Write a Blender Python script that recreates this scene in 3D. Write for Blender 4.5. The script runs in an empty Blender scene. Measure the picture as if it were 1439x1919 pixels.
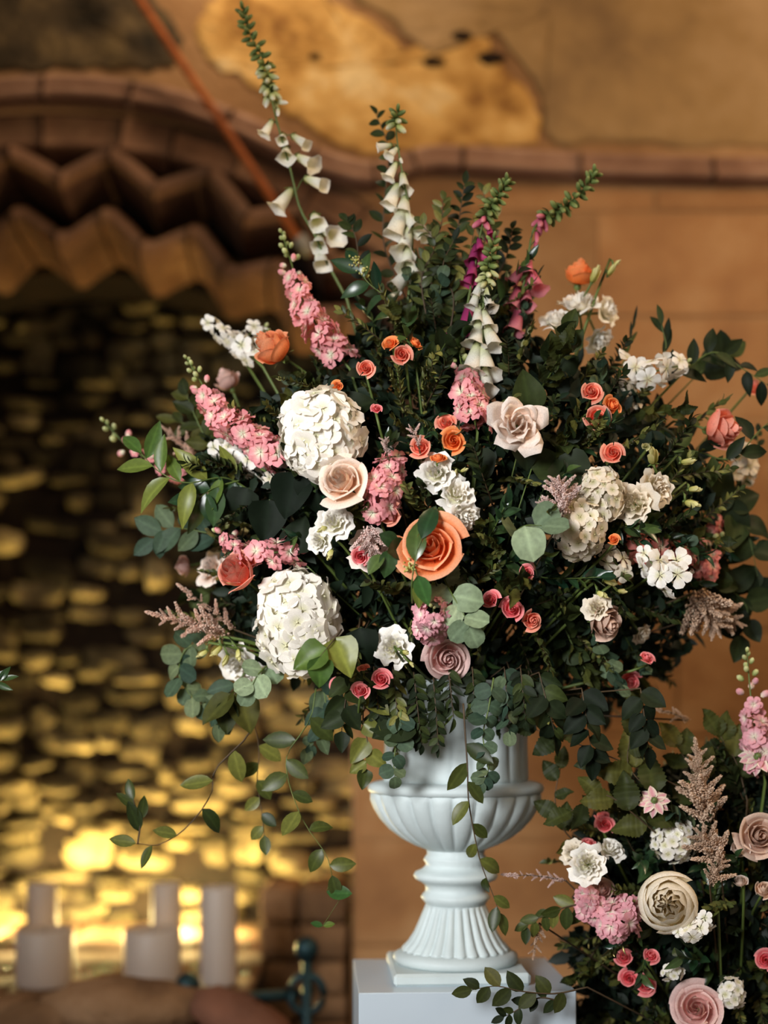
import bpy, math, random
from mathutils import Vector, Matrix
import numpy as np
sc = bpy.context.scene
COL = sc.collection
random.seed(7)
PI = math.pi
# ---------------------------------------------------------------- camera
F = 2667.0; CX = 719.5; HY = 1320.0; CY0 = -3.2; CZ = 1.5
cam_d = bpy.data.cameras.new('camera'); cam = bpy.data.objects.new('camera', cam_d); COL.objects.link(cam)
cam.location = (0, CY0, CZ); cam.rotation_euler = (PI/2, 0, 0)
cam_d.sensor_fit = 'VERTICAL'; cam_d.sensor_height = 36; cam_d.sensor_width = 27
cam_d.lens = F/1919*36; cam_d.shift_y = (HY-959.5)/1919
cam_d.clip_start = 0.05; cam_d.clip_end = 50
cam_d.dof.use_dof = True; cam_d.dof.focus_distance = 2.87; cam_d.dof.aperture_fstop = 0.9
sc.camera = cam
# ---------------------------------------------------------------- world and lights
w = bpy.data.worlds.new('world'); sc.world = w; w.use_nodes = True
bg = w.node_tree.nodes['Background']; bg.inputs[0].default_value = (1.0, 0.84, 0.68, 1); bg.inputs[1].default_value = 0.24
def area(name, loc, target, size, energy, color, spread=PI, size_y=None):
    d = bpy.data.lights.new(name, 'AREA'); d.energy = energy; d.color = color; d.size = size; d.spread = spread
    if size_y: d.shape = 'RECTANGLE'; d.size_y = size_y
    o = bpy.data.objects.new(name, d); COL.objects.link(o); o.location = loc
    o.rotation_euler = (Vector(target)-Vector(loc)).to_track_quat('-Z', 'Y').to_euler(); return o
area('window_light', (-2.1, -4.1, 2.65), (0.03, -0.1, 1.62), 1.4, 21, (0.98, 0.985, 1.0), math.radians(44))
area('warm_wall_light', (2.4, -0.9, 4.3), (0.9, 1.8, 2.75), 0.9, 78, (1.0, 0.70, 0.42))
area('vault_light', (-0.5, 1.15, 4.5), (-0.7, 1.95, 2.7), 0.5, 12, (1.0, 0.80, 0.58))
def hearth_lamp(name, loc, e, r=0.03, color=(1.0, 0.77, 0.30)):
    d = bpy.data.lights.new(name, 'POINT'); d.energy = e; d.color = color; d.shadow_soft_size = r
    o = bpy.data.objects.new(name, d); COL.objects.link(o); o.location = loc; return o
hearth_lamp('hearth_lamp', (-0.833, 2.25, 0.675), 58)
hearth_lamp('hearth_lamp', (-1.31, 2.25, 0.675), 75)
hearth_lamp('hearth_lamp', (-0.632, 2.20, 0.675), 10)
sc.view_settings.view_transform = 'Standard'; sc.view_settings.look = 'None'
sc.view_settings.exposure = 0.0; sc.view_settings.gamma = 1.0; sc.view_settings.use_curve_mapping = False
# ---------------------------------------------------------------- helpers
def P(px, py, D): return Vector(((px-CX)*D/F, CY0+D, CZ-(py-HY)*D/F))
def lin(h):
    c = [int(h[i:i+2], 16)/255 for i in (0, 2, 4)]
    return tuple((x/12.92 if x <= 0.04045 else ((x+0.055)/1.055)**2.4) for x in c)+(1,)
def mesh_data(name, V, Fc, mat=None, smooth=True, attrs=None):
    me = bpy.data.meshes.new(name); me.from_pydata([tuple(v) for v in V], [], Fc)
    if smooth and len(me.polygons): me.polygons.foreach_set('use_smooth', [True]*len(me.polygons))
    if attrs:
        for k, vals in attrs.items():
            a = me.attributes.new(k, 'FLOAT', 'POINT'); a.data.foreach_set('value', vals)
    if mat: me.materials.append(mat)
    me.update(); return me
_vm = {}
def with_mat(me, mat):
    k = (me.name, mat.name)
    if k not in _vm:
        c = me.copy(); c.materials.clear(); c.materials.append(mat); _vm[k] = c
    return _vm[k]
def obj(name, me, parent=None, M=None):
    o = bpy.data.objects.new(name, me); COL.objects.link(o)
    if parent is not None: o.parent = parent
    if M is not None: o.matrix_basis = M
    return o
def tag(o, label=None, cat=None, group=None, kind=None):
    if label: o['label'] = label
    if cat: o['category'] = cat
    if group: o['group'] = group
    if kind: o['kind'] = kind
    return o
def thing(name, label, cat, M=None, group=None):
    o = bpy.data.objects.new(name, None); COL.objects.link(o); o.empty_display_size = 0.02
    if M is not None: o.matrix_basis = M
    return tag(o, label, cat, group)
def frame(z, roll=0.0):
    z = Vector(z).normalized()
    a = Vector((0, 0, 1)) if abs(z.z) < 0.95 else Vector((1, 0, 0))
    x = a.cross(z).normalized(); y = z.cross(x)
    R = Matrix((x, y, z)).transposed() @ Matrix.Rotation(roll, 3, 'Z')
    return R
def TRS(loc, R=None, s=1.0):
    M = (R.to_4x4() if R is not None else Matrix.Identity(4))
    if not isinstance(s, (tuple, list)): s = (s, s, s)
    return Matrix.Translation(loc) @ M @ Matrix.Diagonal((s[0], s[1], s[2], 1))
def catmull(pts, n):
    pts = [Vector(p) for p in pts]
    if len(pts) == 2: return [pts[0].lerp(pts[1], i/(n-1)) for i in range(n)]
    q = [pts[0]*2-pts[1]]+pts+[pts[-1]*2-pts[-2]]
    out = []; m = len(pts)-1
    for i in range(n):
        s = i/(n-1)*m; k = min(int(s), m-1); t = s-k
        a, b, c, d = q[k:k+4]
        out.append(0.5*((2*b)+(c-a)*t+(2*a-5*b+4*c-d)*t*t+(3*b-a-3*c+d)*t*t*t))
    return out
def tube(path, r0, r1, seg=5):
    V = []; Fc = []; n = len(path)
    for i, p in enumerate(path):
        t = (path[min(i+1, n-1)]-path[max(i-1, 0)])
        R = frame(t if t.length > 1e-9 else (0, 0, 1))
        r = r0+(r1-r0)*i/(n-1)
        for k in range(seg):
            a = 2*PI*k/seg; V.append(p+R @ Vector((r*math.cos(a), r*math.sin(a), 0)))
    for i in range(n-1):
        for k in range(seg):
            k2 = (k+1) % seg; Fc.append((i*seg+k, i*seg+k2, (i+1)*seg+k2, (i+1)*seg+k))
    Fc.append(tuple(range(seg-1, -1, -1))); Fc.append(tuple((n-1)*seg+k for k in range(seg)))
    return V, Fc
class MB:
    def __init__(s): s.V = []; s.F = []; s.A = []
    def add(s, V, Fc, M=None, a=0.0):
        o = len(s.V)
        for v in V: s.V.append(M @ Vector(v) if M is not None else Vector(v))
        s.F += [tuple(i+o for i in f) for f in Fc]
        s.A += (list(a) if isinstance(a, (list, tuple)) else [a]*len(V))
    def mesh(s, name, mat, smooth=True): return mesh_data(name, s.V, s.F, mat, smooth, {'pv': s.A})
def grid(fn, nu, nv):
    V = []; Fc = []; pv = []
    for j in range(nv+1):
        for i in range(nu+1):
            u = -1+2*i/nu; v = j/nv; V.append(fn(u, v)); pv.append(v)
    for j in range(nv):
        for i in range(nu):
            a = j*(nu+1)+i; Fc.append((a, a+1, a+nu+2, a+nu+1))
    return V, Fc, pv
def box(sx, sy, sz, bev=0.0):
    V = []; Fc = []
    x, y, z = sx/2, sy/2, sz/2; b = bev
    if b <= 0:
        V = [(i*x, j*y, k*z) for k in (-1, 1) for j in (-1, 1) for i in (-1, 1)]
        return V, [(0, 2, 3, 1), (4, 5, 7, 6), (0, 1, 5, 4), (2, 6, 7, 3), (0, 4, 6, 2), (1, 3, 7, 5)]
    idx = {}
    for i in (-1, 1):
        for j in (-1, 1):
            for k in (-1, 1):
                for ax, v in enumerate(((i*x, j*(y-b), k*(z-b)), (i*(x-b), j*y, k*(z-b)), (i*(x-b), j*(y-b), k*z))):
                    idx[(i, j, k, ax)] = len(V); V.append(v)
    def quad(a): Fc.append(tuple(idx[q] for q in a))
    for s in (-1, 1):
        quad([(s, -1, -1, 0), (s, 1, -1, 0), (s, 1, 1, 0), (s, -1, 1, 0)][::s])
        quad([(-1, s, -1, 1), (1, s, -1, 1), (1, s, 1, 1), (-1, s, 1, 1)][::-s])
        quad([(-1, -1, s, 2), (1, -1, s, 2), (1, 1, s, 2), (-1, 1, s, 2)][::s])
    for a in (-1, 1):
        for c in (-1, 1):
            quad([(a, c, -1, 0), (a, c, 1, 0), (a, c, 1, 1), (a, c, -1, 1)][::a*c*-1])
            quad([(a, -1, c, 0), (a, 1, c, 0), (a, 1, c, 2), (a, -1, c, 2)][::a*c])
            quad([(-1, a, c, 1), (1, a, c, 1), (1, a, c, 2), (-1, a, c, 2)][::a*c*-1])
    for i in (-1, 1):
        for j in (-1, 1):
            for k in (-1, 1): Fc.append(tuple(idx[(i, j, k, ax)] for ax in (0, 1, 2))[::i*j*k])
    return V, Fc
def lathe(prof, seg=48, mod=None):
    V = []; Fc = []
    for j, (r, z) in enumerate(prof):
        for k in range(seg):
            a = 2*PI*k/seg; rr = r*(1+(mod(j, a) if mod else 0)); V.append((rr*math.cos(a), rr*math.sin(a), z))
    for j in range(len(prof)-1):
        for k in range(seg):
            k2 = (k+1) % seg; Fc.append((j*seg+k, j*seg+k2, (j+1)*seg+k2, (j+1)*seg+k))
    Fc.append(tuple(range(seg-1, -1, -1))); Fc.append(tuple((len(prof)-1)*seg+k for k in range(seg)))
    return V, Fc
def ball(r=1, seg=8, rings=5, sz=1):
    return lathe([(max(r*math.sin(PI*j/rings), 1e-4), -r*sz*math.cos(PI*j/rings)) for j in range(rings+1)], seg)
# ---------------------------------------------------------------- materials
def newmat(name):
    m = bpy.data.materials.new(name); m.use_nodes = True
    nt = m.node_tree; return m, nt, nt.nodes['Principled BSDF'], nt.nodes['Material Output']
def petal_mat(name, base, tip, trans=0.22, rough=0.55, var=0.25, mid=None, shift=0.0):
    m, nt, b, out = newmat(name); N = nt.nodes; L = nt.links
    at = N.new('ShaderNodeAttribute'); at.attribute_name = 'pv'
    cr = N.new('ShaderNodeValToRGB'); cr.color_ramp.elements[0].color = lin(base); cr.color_ramp.elements[1].color = lin(tip)
    cr.color_ramp.elements[0].position = 0.1+shift
    if mid: e = cr.color_ramp.elements.new(0.6); e.color = lin(mid)
    oi = N.new('ShaderNodeObjectInfo')
    tc = N.new('ShaderNodeTexCoord'); no = N.new('ShaderNodeTexNoise'); no.inputs['Scale'].default_value = 22
    L.new(tc.outputs['Object'], no.inputs['Vector'])
    mr = N.new('ShaderNodeMapRange'); mr.inputs[3].default_value = 1-var; mr.inputs[4].default_value = 1+var*0.4
    L.new(oi.outputs['Random'], mr.inputs[0])
    mr2 = N.new('ShaderNodeMapRange'); mr2.inputs[1].default_value = .3; mr2.inputs[2].default_value = .7; mr2.inputs[3].default_value = 0.86; mr2.inputs[4].default_value = 1.06
    L.new(no.outputs[0], mr2.inputs[0])
    mu = N.new('ShaderNodeMath'); mu.operation = 'MULTIPLY'; L.new(mr.outputs[0], mu.inputs[0]); L.new(mr2.outputs[0], mu.inputs[1])
    hs = N.new('ShaderNodeHueSaturation'); L.new(cr.outputs[0], hs.inputs['Color']); L.new(mu.outputs[0], hs.inputs['Value'])
    L.new(at.outputs['Fac'], cr.inputs[0])
    L.new(hs.outputs[0], b.inputs['Base Color']); b.inputs['Roughness'].default_value = rough
    b.inputs['Specular IOR Level'].default_value = 0.25
    tr = N.new('ShaderNodeBsdfTranslucent'); L.new(hs.outputs[0], tr.inputs[0])
    mx = N.new('ShaderNodeMixShader'); mx.inputs[0].default_value = trans
    L.new(b.outputs[0], mx.inputs[1]); L.new(tr.outputs[0], mx.inputs[2]); L.new(mx.outputs[0], out.inputs[0])
    return m
def leaf_mat(name, c1, c2, c3, rough=0.45, trans=0.18, spec=0.3):
    m, nt, b, out = newmat(name); N = nt.nodes; L = nt.links
    oi = N.new('ShaderNodeObjectInfo'); cr = N.new('ShaderNodeValToRGB'); r = cr.color_ramp
    r.elements[0].color = lin(c1); r.elements[1].color = lin(c3); e = r.elements.new(0.6); e.color = lin(c2); r.elements[2].position = 1.0
    L.new(oi.outputs['Random'], cr.inputs[0])
    tc = N.new('ShaderNodeTexCoord'); no = N.new('ShaderNodeTexNoise'); no.inputs['Scale'].default_value = 6; L.new(tc.outputs['Object'], no.inputs['Vector'])
    at = N.new('ShaderNodeAttribute'); at.attribute_name = 'pv'     # pv = 1 on the midrib
    mr = N.new('ShaderNodeMapRange'); mr.inputs[1].default_value = 0.75; mr.inputs[2].default_value = 1; mr.inputs[3].default_value = 0; mr.inputs[4].default_value = 0.35
    L.new(at.outputs['Fac'], mr.inputs[0])
    mr2 = N.new('ShaderNodeMapRange'); mr2.inputs[3].default_value = 0.6; mr2.inputs[4].default_value = 1.4; L.new(no.outputs[0], mr2.inputs[0])
    ad = N.new('ShaderNodeMath'); L.new(mr.outputs[0], ad.inputs[0]); L.new(mr2.outputs[0], ad.inputs[1])
    hs = N.new('ShaderNodeHueSaturation'); L.new(cr.outputs[0], hs.inputs['Color']); L.new(ad.outputs[0], hs.inputs['Value'])
    L.new(hs.outputs[0], b.inputs['Base Color']); b.inputs['Roughness'].default_value = rough; b.inputs['Specular IOR Level'].default_value = spec
    tr = N.new('ShaderNodeBsdfTranslucent'); L.new(hs.outputs[0], tr.inputs[0])
    mx = N.new('ShaderNodeMixShader'); mx.inputs[0].default_value = trans
    L.new(b.outputs[0], mx.inputs[1]); L.new(tr.outputs[0], mx.inputs[2]); L.new(mx.outputs[0], out.inputs[0])
    return m
def stone_mat(name, stops, scale=2.0, bump=0.35, rough=0.9, rnd=0.25, fine=35, bd=0.02):
    m, nt, b, out = newmat(name); N = nt.nodes; L = nt.links
    ge = N.new('ShaderNodeNewGeometry'); no = N.new('ShaderNodeTexNoise'); no.inputs['Scale'].default_value = scale; no.inputs['Detail'].default_value = 8; no.inputs['Roughness'].default_value = 0.62
    L.new(ge.outputs['Position'], no.inputs['Vector'])
    cr = N.new('ShaderNodeValToRGB'); r = cr.color_ramp
    r.elements[0].position = stops[0][0]; r.elements[0].color = lin(stops[0][1]); r.elements[1].position = stops[-1][0]; r.elements[1].color = lin(stops[-1][1])
    for p, c in stops[1:-1]: e = r.elements.new(p); e.color = lin(c)
    L.new(no.outputs[0], cr.inputs[0])
    oi = N.new('ShaderNodeObjectInfo'); mr = N.new('ShaderNodeMapRange'); mr.inputs[3].default_value = 1-rnd; mr.inputs[4].default_value = 1+rnd*.6
    L.new(oi.outputs['Random'], mr.inputs[0]); hs = N.new('ShaderNodeHueSaturation'); L.new(cr.outputs[0], hs.inputs['Color']); L.new(mr.outputs[0], hs.inputs['Value'])
    L.new(hs.outputs[0], b.inputs['Base Color']); b.inputs['Roughness'].default_value = rough; b.inputs['Specular IOR Level'].default_value = 0.2
    n2 = N.new('ShaderNodeTexNoise'); n2.inputs['Scale'].default_value = fine; n2.inputs['Detail'].default_value = 5; L.new(ge.outputs['Position'], n2.inputs['Vector'])
    bp = N.new('ShaderNodeBump'); bp.inputs['Strength'].default_value = bump; bp.inputs['Distance'].default_value = bd
    L.new(n2.outputs[0], bp.inputs['Height']); L.new(bp.outputs[0], b.inputs['Normal'])
    return m
def plain_mat(name, c, rough=0.5, metal=0, spec=0.4, noise=0.1, nscale=12, bump=0.0):
    m, nt, b, out = newmat(name); N = nt.nodes; L = nt.links
    tc = N.new('ShaderNodeTexCoord'); no = N.new('ShaderNodeTexNoise'); no.inputs['Scale'].default_value = nscale; no.inputs['Detail'].default_value = 6
    L.new(tc.outputs['Object'], no.inputs['Vector'])
    mr = N.new('ShaderNodeMapRange'); mr.inputs[1].default_value = .3; mr.inputs[2].default_value = .7; mr.inputs[3].default_value = 1-noise; mr.inputs[4].default_value = 1+noise*.5
    L.new(no.outputs[0], mr.inputs[0]); hs = N.new('ShaderNodeHueSaturation'); hs.inputs['Color'].default_value = lin(c); L.new(mr.outputs[0], hs.inputs['Value'])
    L.new(hs.outputs[0], b.inputs['Base Color']); b.inputs['Roughness'].default_value = rough; b.inputs['Metallic'].default_value = metal
    b.inputs['Specular IOR Level'].default_value = spec
    if bump:
        bp = N.new('ShaderNodeBump'); bp.inputs['Strength'].default_value = bump; bp.inputs['Distance'].default_value = 0.003
        n2 = N.new('ShaderNodeTexNoise'); n2.inputs['Scale'].default_value = 90; L.new(tc.outputs['Object'], n2.inputs['Vector'])
        L.new(n2.outputs[0], bp.inputs['Height']); L.new(bp.outputs[0], b.inputs['Normal'])
    return m
PM = {
 'peach': petal_mat('peach_petal', 'F4702C', 'FFB488', mid='FC9458'),
 'coral': petal_mat('coral_petal', 'F4744C', 'FFB6A0', mid='FA947C'),
 'orange': petal_mat('orange_petal', 'F4762C', 'FFA468', mid='FA8C48'),
 'cream': petal_mat('cream_blush_petal', 'EAC4A6', 'F6E8DC', mid='F0D8C6'),
 'palepeach': petal_mat('pale_peach_petal', 'F2BE96', 'FCE8D6', mid='F8D8BE'),
 'blush': petal_mat('blush_petal', 'E8AAA2', 'F2D0C8', mid='EEC0B8'),
 'tan': petal_mat('dusty_tan_petal', 'CC9C84', 'E6C8B4', mid='DAB49E'),
 'dusty': petal_mat('dusty_pink_petal', 'D29C92', 'E8C6BA', mid='DEB4A8'),
 'spink': petal_mat('salmon_pink_petal', 'EA4E5E', 'F9A09E', mid='F47A7E'),
 'scoral': petal_mat('salmon_coral_petal', 'F05A42', 'FDB096', mid='F98E74'),
 'white': petal_mat('white_petal', 'E2DEB0', 'FCF8F0', mid='F9F5EA', var=0.14),
 'hyd': petal_mat('hydrangea_petal', 'E6E2BC', 'FCF6EA', mid='FAF4E8', var=0.12, trans=0.18),
 'hydcream': petal_mat('cream_hydrangea_petal', 'CFC898', 'F4E8D4', mid='F0E4CE', var=0.18, trans=0.18),
 'green': petal_mat('green_white_petal', 'B8BE78', 'E4E2B4', mid='D2D398', var=0.2),
 'peony': petal_mat('peony_petal', 'F6E0A4', 'FFF8EA', mid='FCF0D4', var=0.04, trans=.35),
 'stock': petal_mat('stock_pink_petal', 'F0EED0', 'F09CA2', mid='F4B4B0', var=0.2, shift=0.06),
 'stockcoral': petal_mat('stock_coral_petal', 'F2E4C4', 'F08E84', mid='F2A498', var=0.2),
 'stockpale': petal_mat('stock_pale_petal', 'F0E8D0', 'E8A2AC', mid='EAB8BC', var=0.2),
 'fox': petal_mat('white_bell', 'C8CE8E', 'F4F1E8', mid='EFEDDD', var=0.12, trans=0.3),
 'foxgreen': petal_mat('greenish_bell', 'A8B45E', 'ECE8D0', mid='D0D498', var=0.15, trans=0.3),
 'foxpink': petal_mat('magenta_bell', 'B84A68', 'F09AA6', mid='DC7488', var=0.25, trans=0.3),
 'foxplum': petal_mat('plum_bell', '8E2A60', 'C85086', mid='AE3A72', var=0.25, trans=0.3),
 'astpeach': petal_mat('peach_plume', 'E0AC90', 'FCE0CC', mid='F4CCB4', var=0.2),
 'astpink': petal_mat('pink_plume', 'E0B8AC', 'FCE8E0', mid='F2D4CA', var=0.2),
 'astdusty': petal_mat('dusty_plume', 'C4A084', 'F0D4BA', mid='DCBCA0', var=0.2),
 'bud': petal_mat('green_bud', '8E9A58', 'D6D8A0', mid='B4BC7C', var=0.25),
 'foxbud': petal_mat('foxglove_bud', '5C7038', '9CA664', mid='76884A', var=0.25),
 'yellowbud': petal_mat('yellow_bud', 'A8A84A', 'E6DEA0', mid='D2CC7A', var=0.2),
}
LM = {
 'deep': leaf_mat('deep_leaf', '0E180E', '172012', '242C18', rough=0.6, spec=.12),  # darker copy of the dark leaf, with shade put into its colour
 'dark': leaf_mat('dark_leaf', '161F12', '263018', '3E4822', rough=0.55, spec=0.15),
 'small': leaf_mat('small_leaf', '323C1E', '565C2E', '827E40', rough=0.45),
 'gloss': leaf_mat('glossy_leaf', '163424', '2C4426', '4C5E2E', rough=0.28, spec=0.6),
 'bright': leaf_mat('bright_leaf', '34562A', '52682C', '7C8038', rough=0.35, trans=0.28),
 'euca': leaf_mat('eucalyptus_leaf', '2A3E32', '42543F', '64704F', rough=0.6, spec=.2),
 'silver': leaf_mat('silver_leaf', '66785E', '7A8C6C', '98A682', rough=0.6, spec=.2),
 'beech': leaf_mat('beech_leaf', '262E16', '3C421C', '565424', rough=0.55, spec=.2, trans=0.3),
 'vine': leaf_mat('vine_leaf', '2A3618', '4A5224', '6E7034', rough=0.38, trans=0.25),
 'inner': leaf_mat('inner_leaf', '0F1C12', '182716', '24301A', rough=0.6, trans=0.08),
}
STEM = plain_mat('green_stem', '55662E', 0.5, noise=0.2)
STEMD = plain_mat('brown_stem', '4A3A26', 0.6, noise=0.25)
CALYX = plain_mat('calyx_green', '5E7038', 0.5, noise=0.2)
# ---------------------------------------------------------------- flower pieces (unit size, facing +Z)
def rose_petal(t, rng, o=1.0, point=0.0, ruf=0.0, hgt=1.0, curl=1.0, nu=8, nv=7, a0=1.35, a1=0.86, close=0.50, openf=1.42, rmax=.62):
    R = (0.09+rmax*(t**0.9)*o)*rng.uniform(.94, 1.06); H = (0.66-0.40*(t**1.2)*o)*hgt*rng.uniform(.95, 1.05)
    rim = close+(openf-close)*(t**1.25); A = a0-(a0-a1)*min(1, t*1.5); ph = rng.uniform(0, 6); sp = 0.20*(1-t)+0.04; tw = rng.uniform(-.12, .12)
    P0 = (0.02, -0.12); P1 = (R*1.15, -0.10); P2 = (R*1.12, H*(0.75-.2*t)); P3 = (R*rim, H)
    def fn(u, v):
        au = abs(u); ve = v*(1-(0.15+0.24*point)*(au**(2.4-1.2*point)))
        m = 1-ve
        rho = m**3*P0[0]+3*m*m*ve*P1[0]+3*m*ve*ve*P2[0]+ve**3*P3[0]
        h = m**3*P0[1]+3*m*m*ve*P1[1]+3*m*ve*ve*P2[1]+ve**3*P3[1]
        wd = A*(0.5+0.5*math.sin(PI*min(1, ve**0.8)*0.70))*(1-0.52*point*v**3.4)
        rho *= 1+sp*u
        k = max(0, v-.78)/.22                       # rolled rim
        rho += curl*(0.035+0.07*t)*k*k; h -= curl*(0.02+0.07*t)*k*k
        e = au**3*v*v                               # rolled sides
        rho += curl*0.07*t*e; h -= curl*(0.05+0.07*t)*e+tw*u*.3*v*t
        rr = (ruf if ruf >= 0 else -ruf*max(0, 1-1.3*t))*v*v; rho += rr*0.09*math.sin(8*u+ph); h += rr*math.sin(7*u+ph*2)*0.07
        a = u*wd
        return (rho*math.sin(a), rho*math.cos(a), h)
    return grid(fn, nu, nv)
BLOOM = []
_rose = {}
def rose_proto(kind, var):
    k = (kind, var)
    if k in _rose: return _rose[k]
    rng = random.Random(hash(kind) % 1000 if False else sum(map(ord, kind))*7+var)
    cfg = dict(open=(22, dict(o=1.0)), star=(24, dict(o=1.0, point=1.0, curl=1.2, openf=1.5)), cup=(19, dict(o=0.85, hgt=1.5, curl=0.8, openf=1.15)),
               spray=(16, dict(o=0.98, nu=6, nv=5, openf=1.32)), bud=(8, dict(o=0.5, hgt=2.0, curl=0.5, nu=6, nv=5, openf=.9)),
               lisi=(15, dict(o=1.0, ruf=1.0, hgt=1.1, curl=1.1, nu=10, nv=5, a0=1.2, a1=0.95, close=.9, openf=1.5)),
               peony=(22, dict(o=0.9, ruf=-1.3, hgt=1.5, curl=0.25, a0=0.9, a1=1.15, close=.55, openf=.80, rmax=.92, nu=10, nv=8)))[kind]
    n, kw = cfg; out = []
    for i in range(n):
        t = i/(n-1)
        V, Fc, pv = rose_petal(t, rng, **kw)
        me = mesh_data(kind+'_petal', V, Fc, None, True, {'pv': pv})
        out.append((me, i*2.39996+rng.uniform(-.2, .2)))
    _rose[k] = out; return out
def calyx_mesh():
    mb = MB()
    V, Fc = lathe([(0.03, -0.42), (0.13, -0.34), (0.17, -0.24), (0.13, -0.12), (0.02, -0.08)], 8); mb.add(V, Fc)
    for k in range(5):
        def fn(u, v): r = 0.10+0.42*v; return (u*0.10*(1-v)**0.7, r, -0.13-0.10*v*v+0.04*v)
        V, Fc, _ = grid(fn, 2, 4); mb.add(V, Fc, Matrix.Rotation(k*2*PI/5, 4, 'Z'))
    return mb.mesh('calyx', CALYX)
CALYX_ME = calyx_mesh()
def stem_part(parent, pts_world, r, mat=STEM, name='stem'):
    inv = parent.matrix_basis.inverted()
    V, Fc = tube([inv @ Vector(p) for p in pts_world], r, r*1.2)
    return obj(name, mesh_data(name, V, Fc, mat), parent)
OB = Vector((0.161, 0.0, 1.50)); OB2 = P(1370, 1990, 3.25)
ORIG = {0: OB, 1: OB2}
def dome(px, py):
    u = (px-850)/600; v = (py-930)/430; s = max(0, 1-u*u-v*v)
    D = 3.22-0.40*math.sqrt(s)
    if 1190 < py < 1500 and 655 < px < 1045: D = min(D, 2.945)      # over the front of the urn collar
    return D
def dome2(px, py):
    u = (px-1370)/370; v = (py-1680)/330; s = max(0, 1-u*u-v*v)
    return 3.2-0.26*math.sqrt(s)
def depth(px, py, a): return dome2(px, py) if a else dome(px, py)
def head_stem(t, loc, n, r, a, thick=0.0028):
    O = ORIG[a]; b = loc-Vector(n).normalized()*r*0.35
    d = (O-b); st = b-Vector(n).normalized()*(min(0.06+d.length*0.18, 0.13) if r > .022 else .03)
    tgt = O+Vector((random.uniform(-.05, .05), random.uniform(-.04, .05), -0.02))
    stem_part(t, catmull([b, st, st.lerp(tgt, 0.5), tgt], 9), thick)
def rose(name, kind, px, py, rpx, face, color, label, cat='rose', dD=0.0, a=0, var=None, squash=1.0, group=None, D=None):
    BLOOM.append((px, py, rpx, a))
    D = (D if D else depth(px, py, a))+dD; loc = P(px, py, D); n = Vector((face[0], -face[2], face[1])).normalized()
    r = rpx*D/F
    t = thing(name, label, cat, TRS(loc, frame(n, random.uniform(0, 6))), group)
    v = random.randint(0, 2) if var is None else var
    for me, ang in rose_proto(kind, v):
        obj('petal', with_mat(me, PM[color]), t, TRS((0, 0, -r*0.25), Matrix.Rotation(ang, 3, 'Z'), (r, r, r*squash)))
    obj('calyx', CALYX_ME, t, TRS((0, 0, -r*0.25), None, r))
    head_stem(t, loc, n, r, a)
    return t
def leaf_shape(wf, fold=0.25, bend=0.3, serr=0.0, nu=2, nv=6, wav=0.0, ph=0.0):
    def fn(u, v):
        wd = wf(v)
        if serr: wd *= 1+serr*(1 if int(v*nv*1.0001) % 2 else -1)
        y = v-0.12*bend*v*v; x = u*wd
        z = fold*abs(x)-bend*v*v*0.5+wav*math.sin(v*9+ph)*abs(u)*0.06+(0.016*math.cos((v-.25*abs(u))*44)*min(1, abs(u)*3) if serr else 0)
        return (x, y, z)
    V, Fc, pv = grid(fn, nu, nv)
    a = [1-abs(-1+2*(i % (nu+1))/nu) for i in range(len(V))]
    return V, Fc, a
W_lance = lambda v: 0.17*math.sin(PI*min(1, v**0.85))**0.9+0.004
W_oval = lambda v: 0.27*math.sin(PI*v**0.9)**0.75+0.005
W_round = lambda v: 0.46*math.sqrt(max(0, 1-(2*v-1)**2))**0.9+0.004
W_broad = lambda v: 0.36*(math.sin(PI*v**0.75)**0.8)+0.005
W_heart = lambda v: 0.40*(math.sin(PI*v**0.6)**0.8)+0.005
W_beech = lambda v: 0.33*(math.sin(PI*v**0.80)**0.75)*(1-v)**.12+0.004 if v < 1 else .004
LEAF = {}
def mk_leaves():
    for key, wf, fold, serr, nu, nv, wav in (('lance', W_lance, .5, 0, 2, 6, 0), ('oval', W_oval, .3, 0, 2, 6, 0), ('round', W_round, .12, 0, 2, 8, .4),
                                            ('broad', W_broad, .28, 0, 4, 7, .5), ('heart', W_heart, .35, 0, 4, 8, .5), ('beech', W_beech, .3, .07, 4, 20, 1.3)):
        for v, bend in enumerate((0.15, 0.5, 0.9, -0.2)):
            V, Fc, a = leaf_shape(wf, fold, bend, serr, nu, nv, wav, v*1.3)
            LEAF[(key, v)] = mesh_data(key+'_leaf', V, Fc, None, True, {'pv': a})
mk_leaves()
def put_leaf(parent, p, ydir, ndir, L, key, mat, wscale=1.0, var=None):
    y = Vector(ydir).normalized(); z = Vector(ndir); z = (z-y*z.dot(y))
    z = z.normalized() if z.length > 1e-4 else frame(y).col[0]
    x = y.cross(z); R = Matrix((x, y, z)).transposed()
    me = with_mat(LEAF[(key, random.randint(0, 3) if var is None else var)], LM[mat])
    return obj('leaf', me, parent, TRS(p, R, (L*wscale, L, L)))
def rv(s=1.0): return Vector((random.uniform(-s, s), random.uniform(-s, s), random.uniform(-s, s)))
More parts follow.
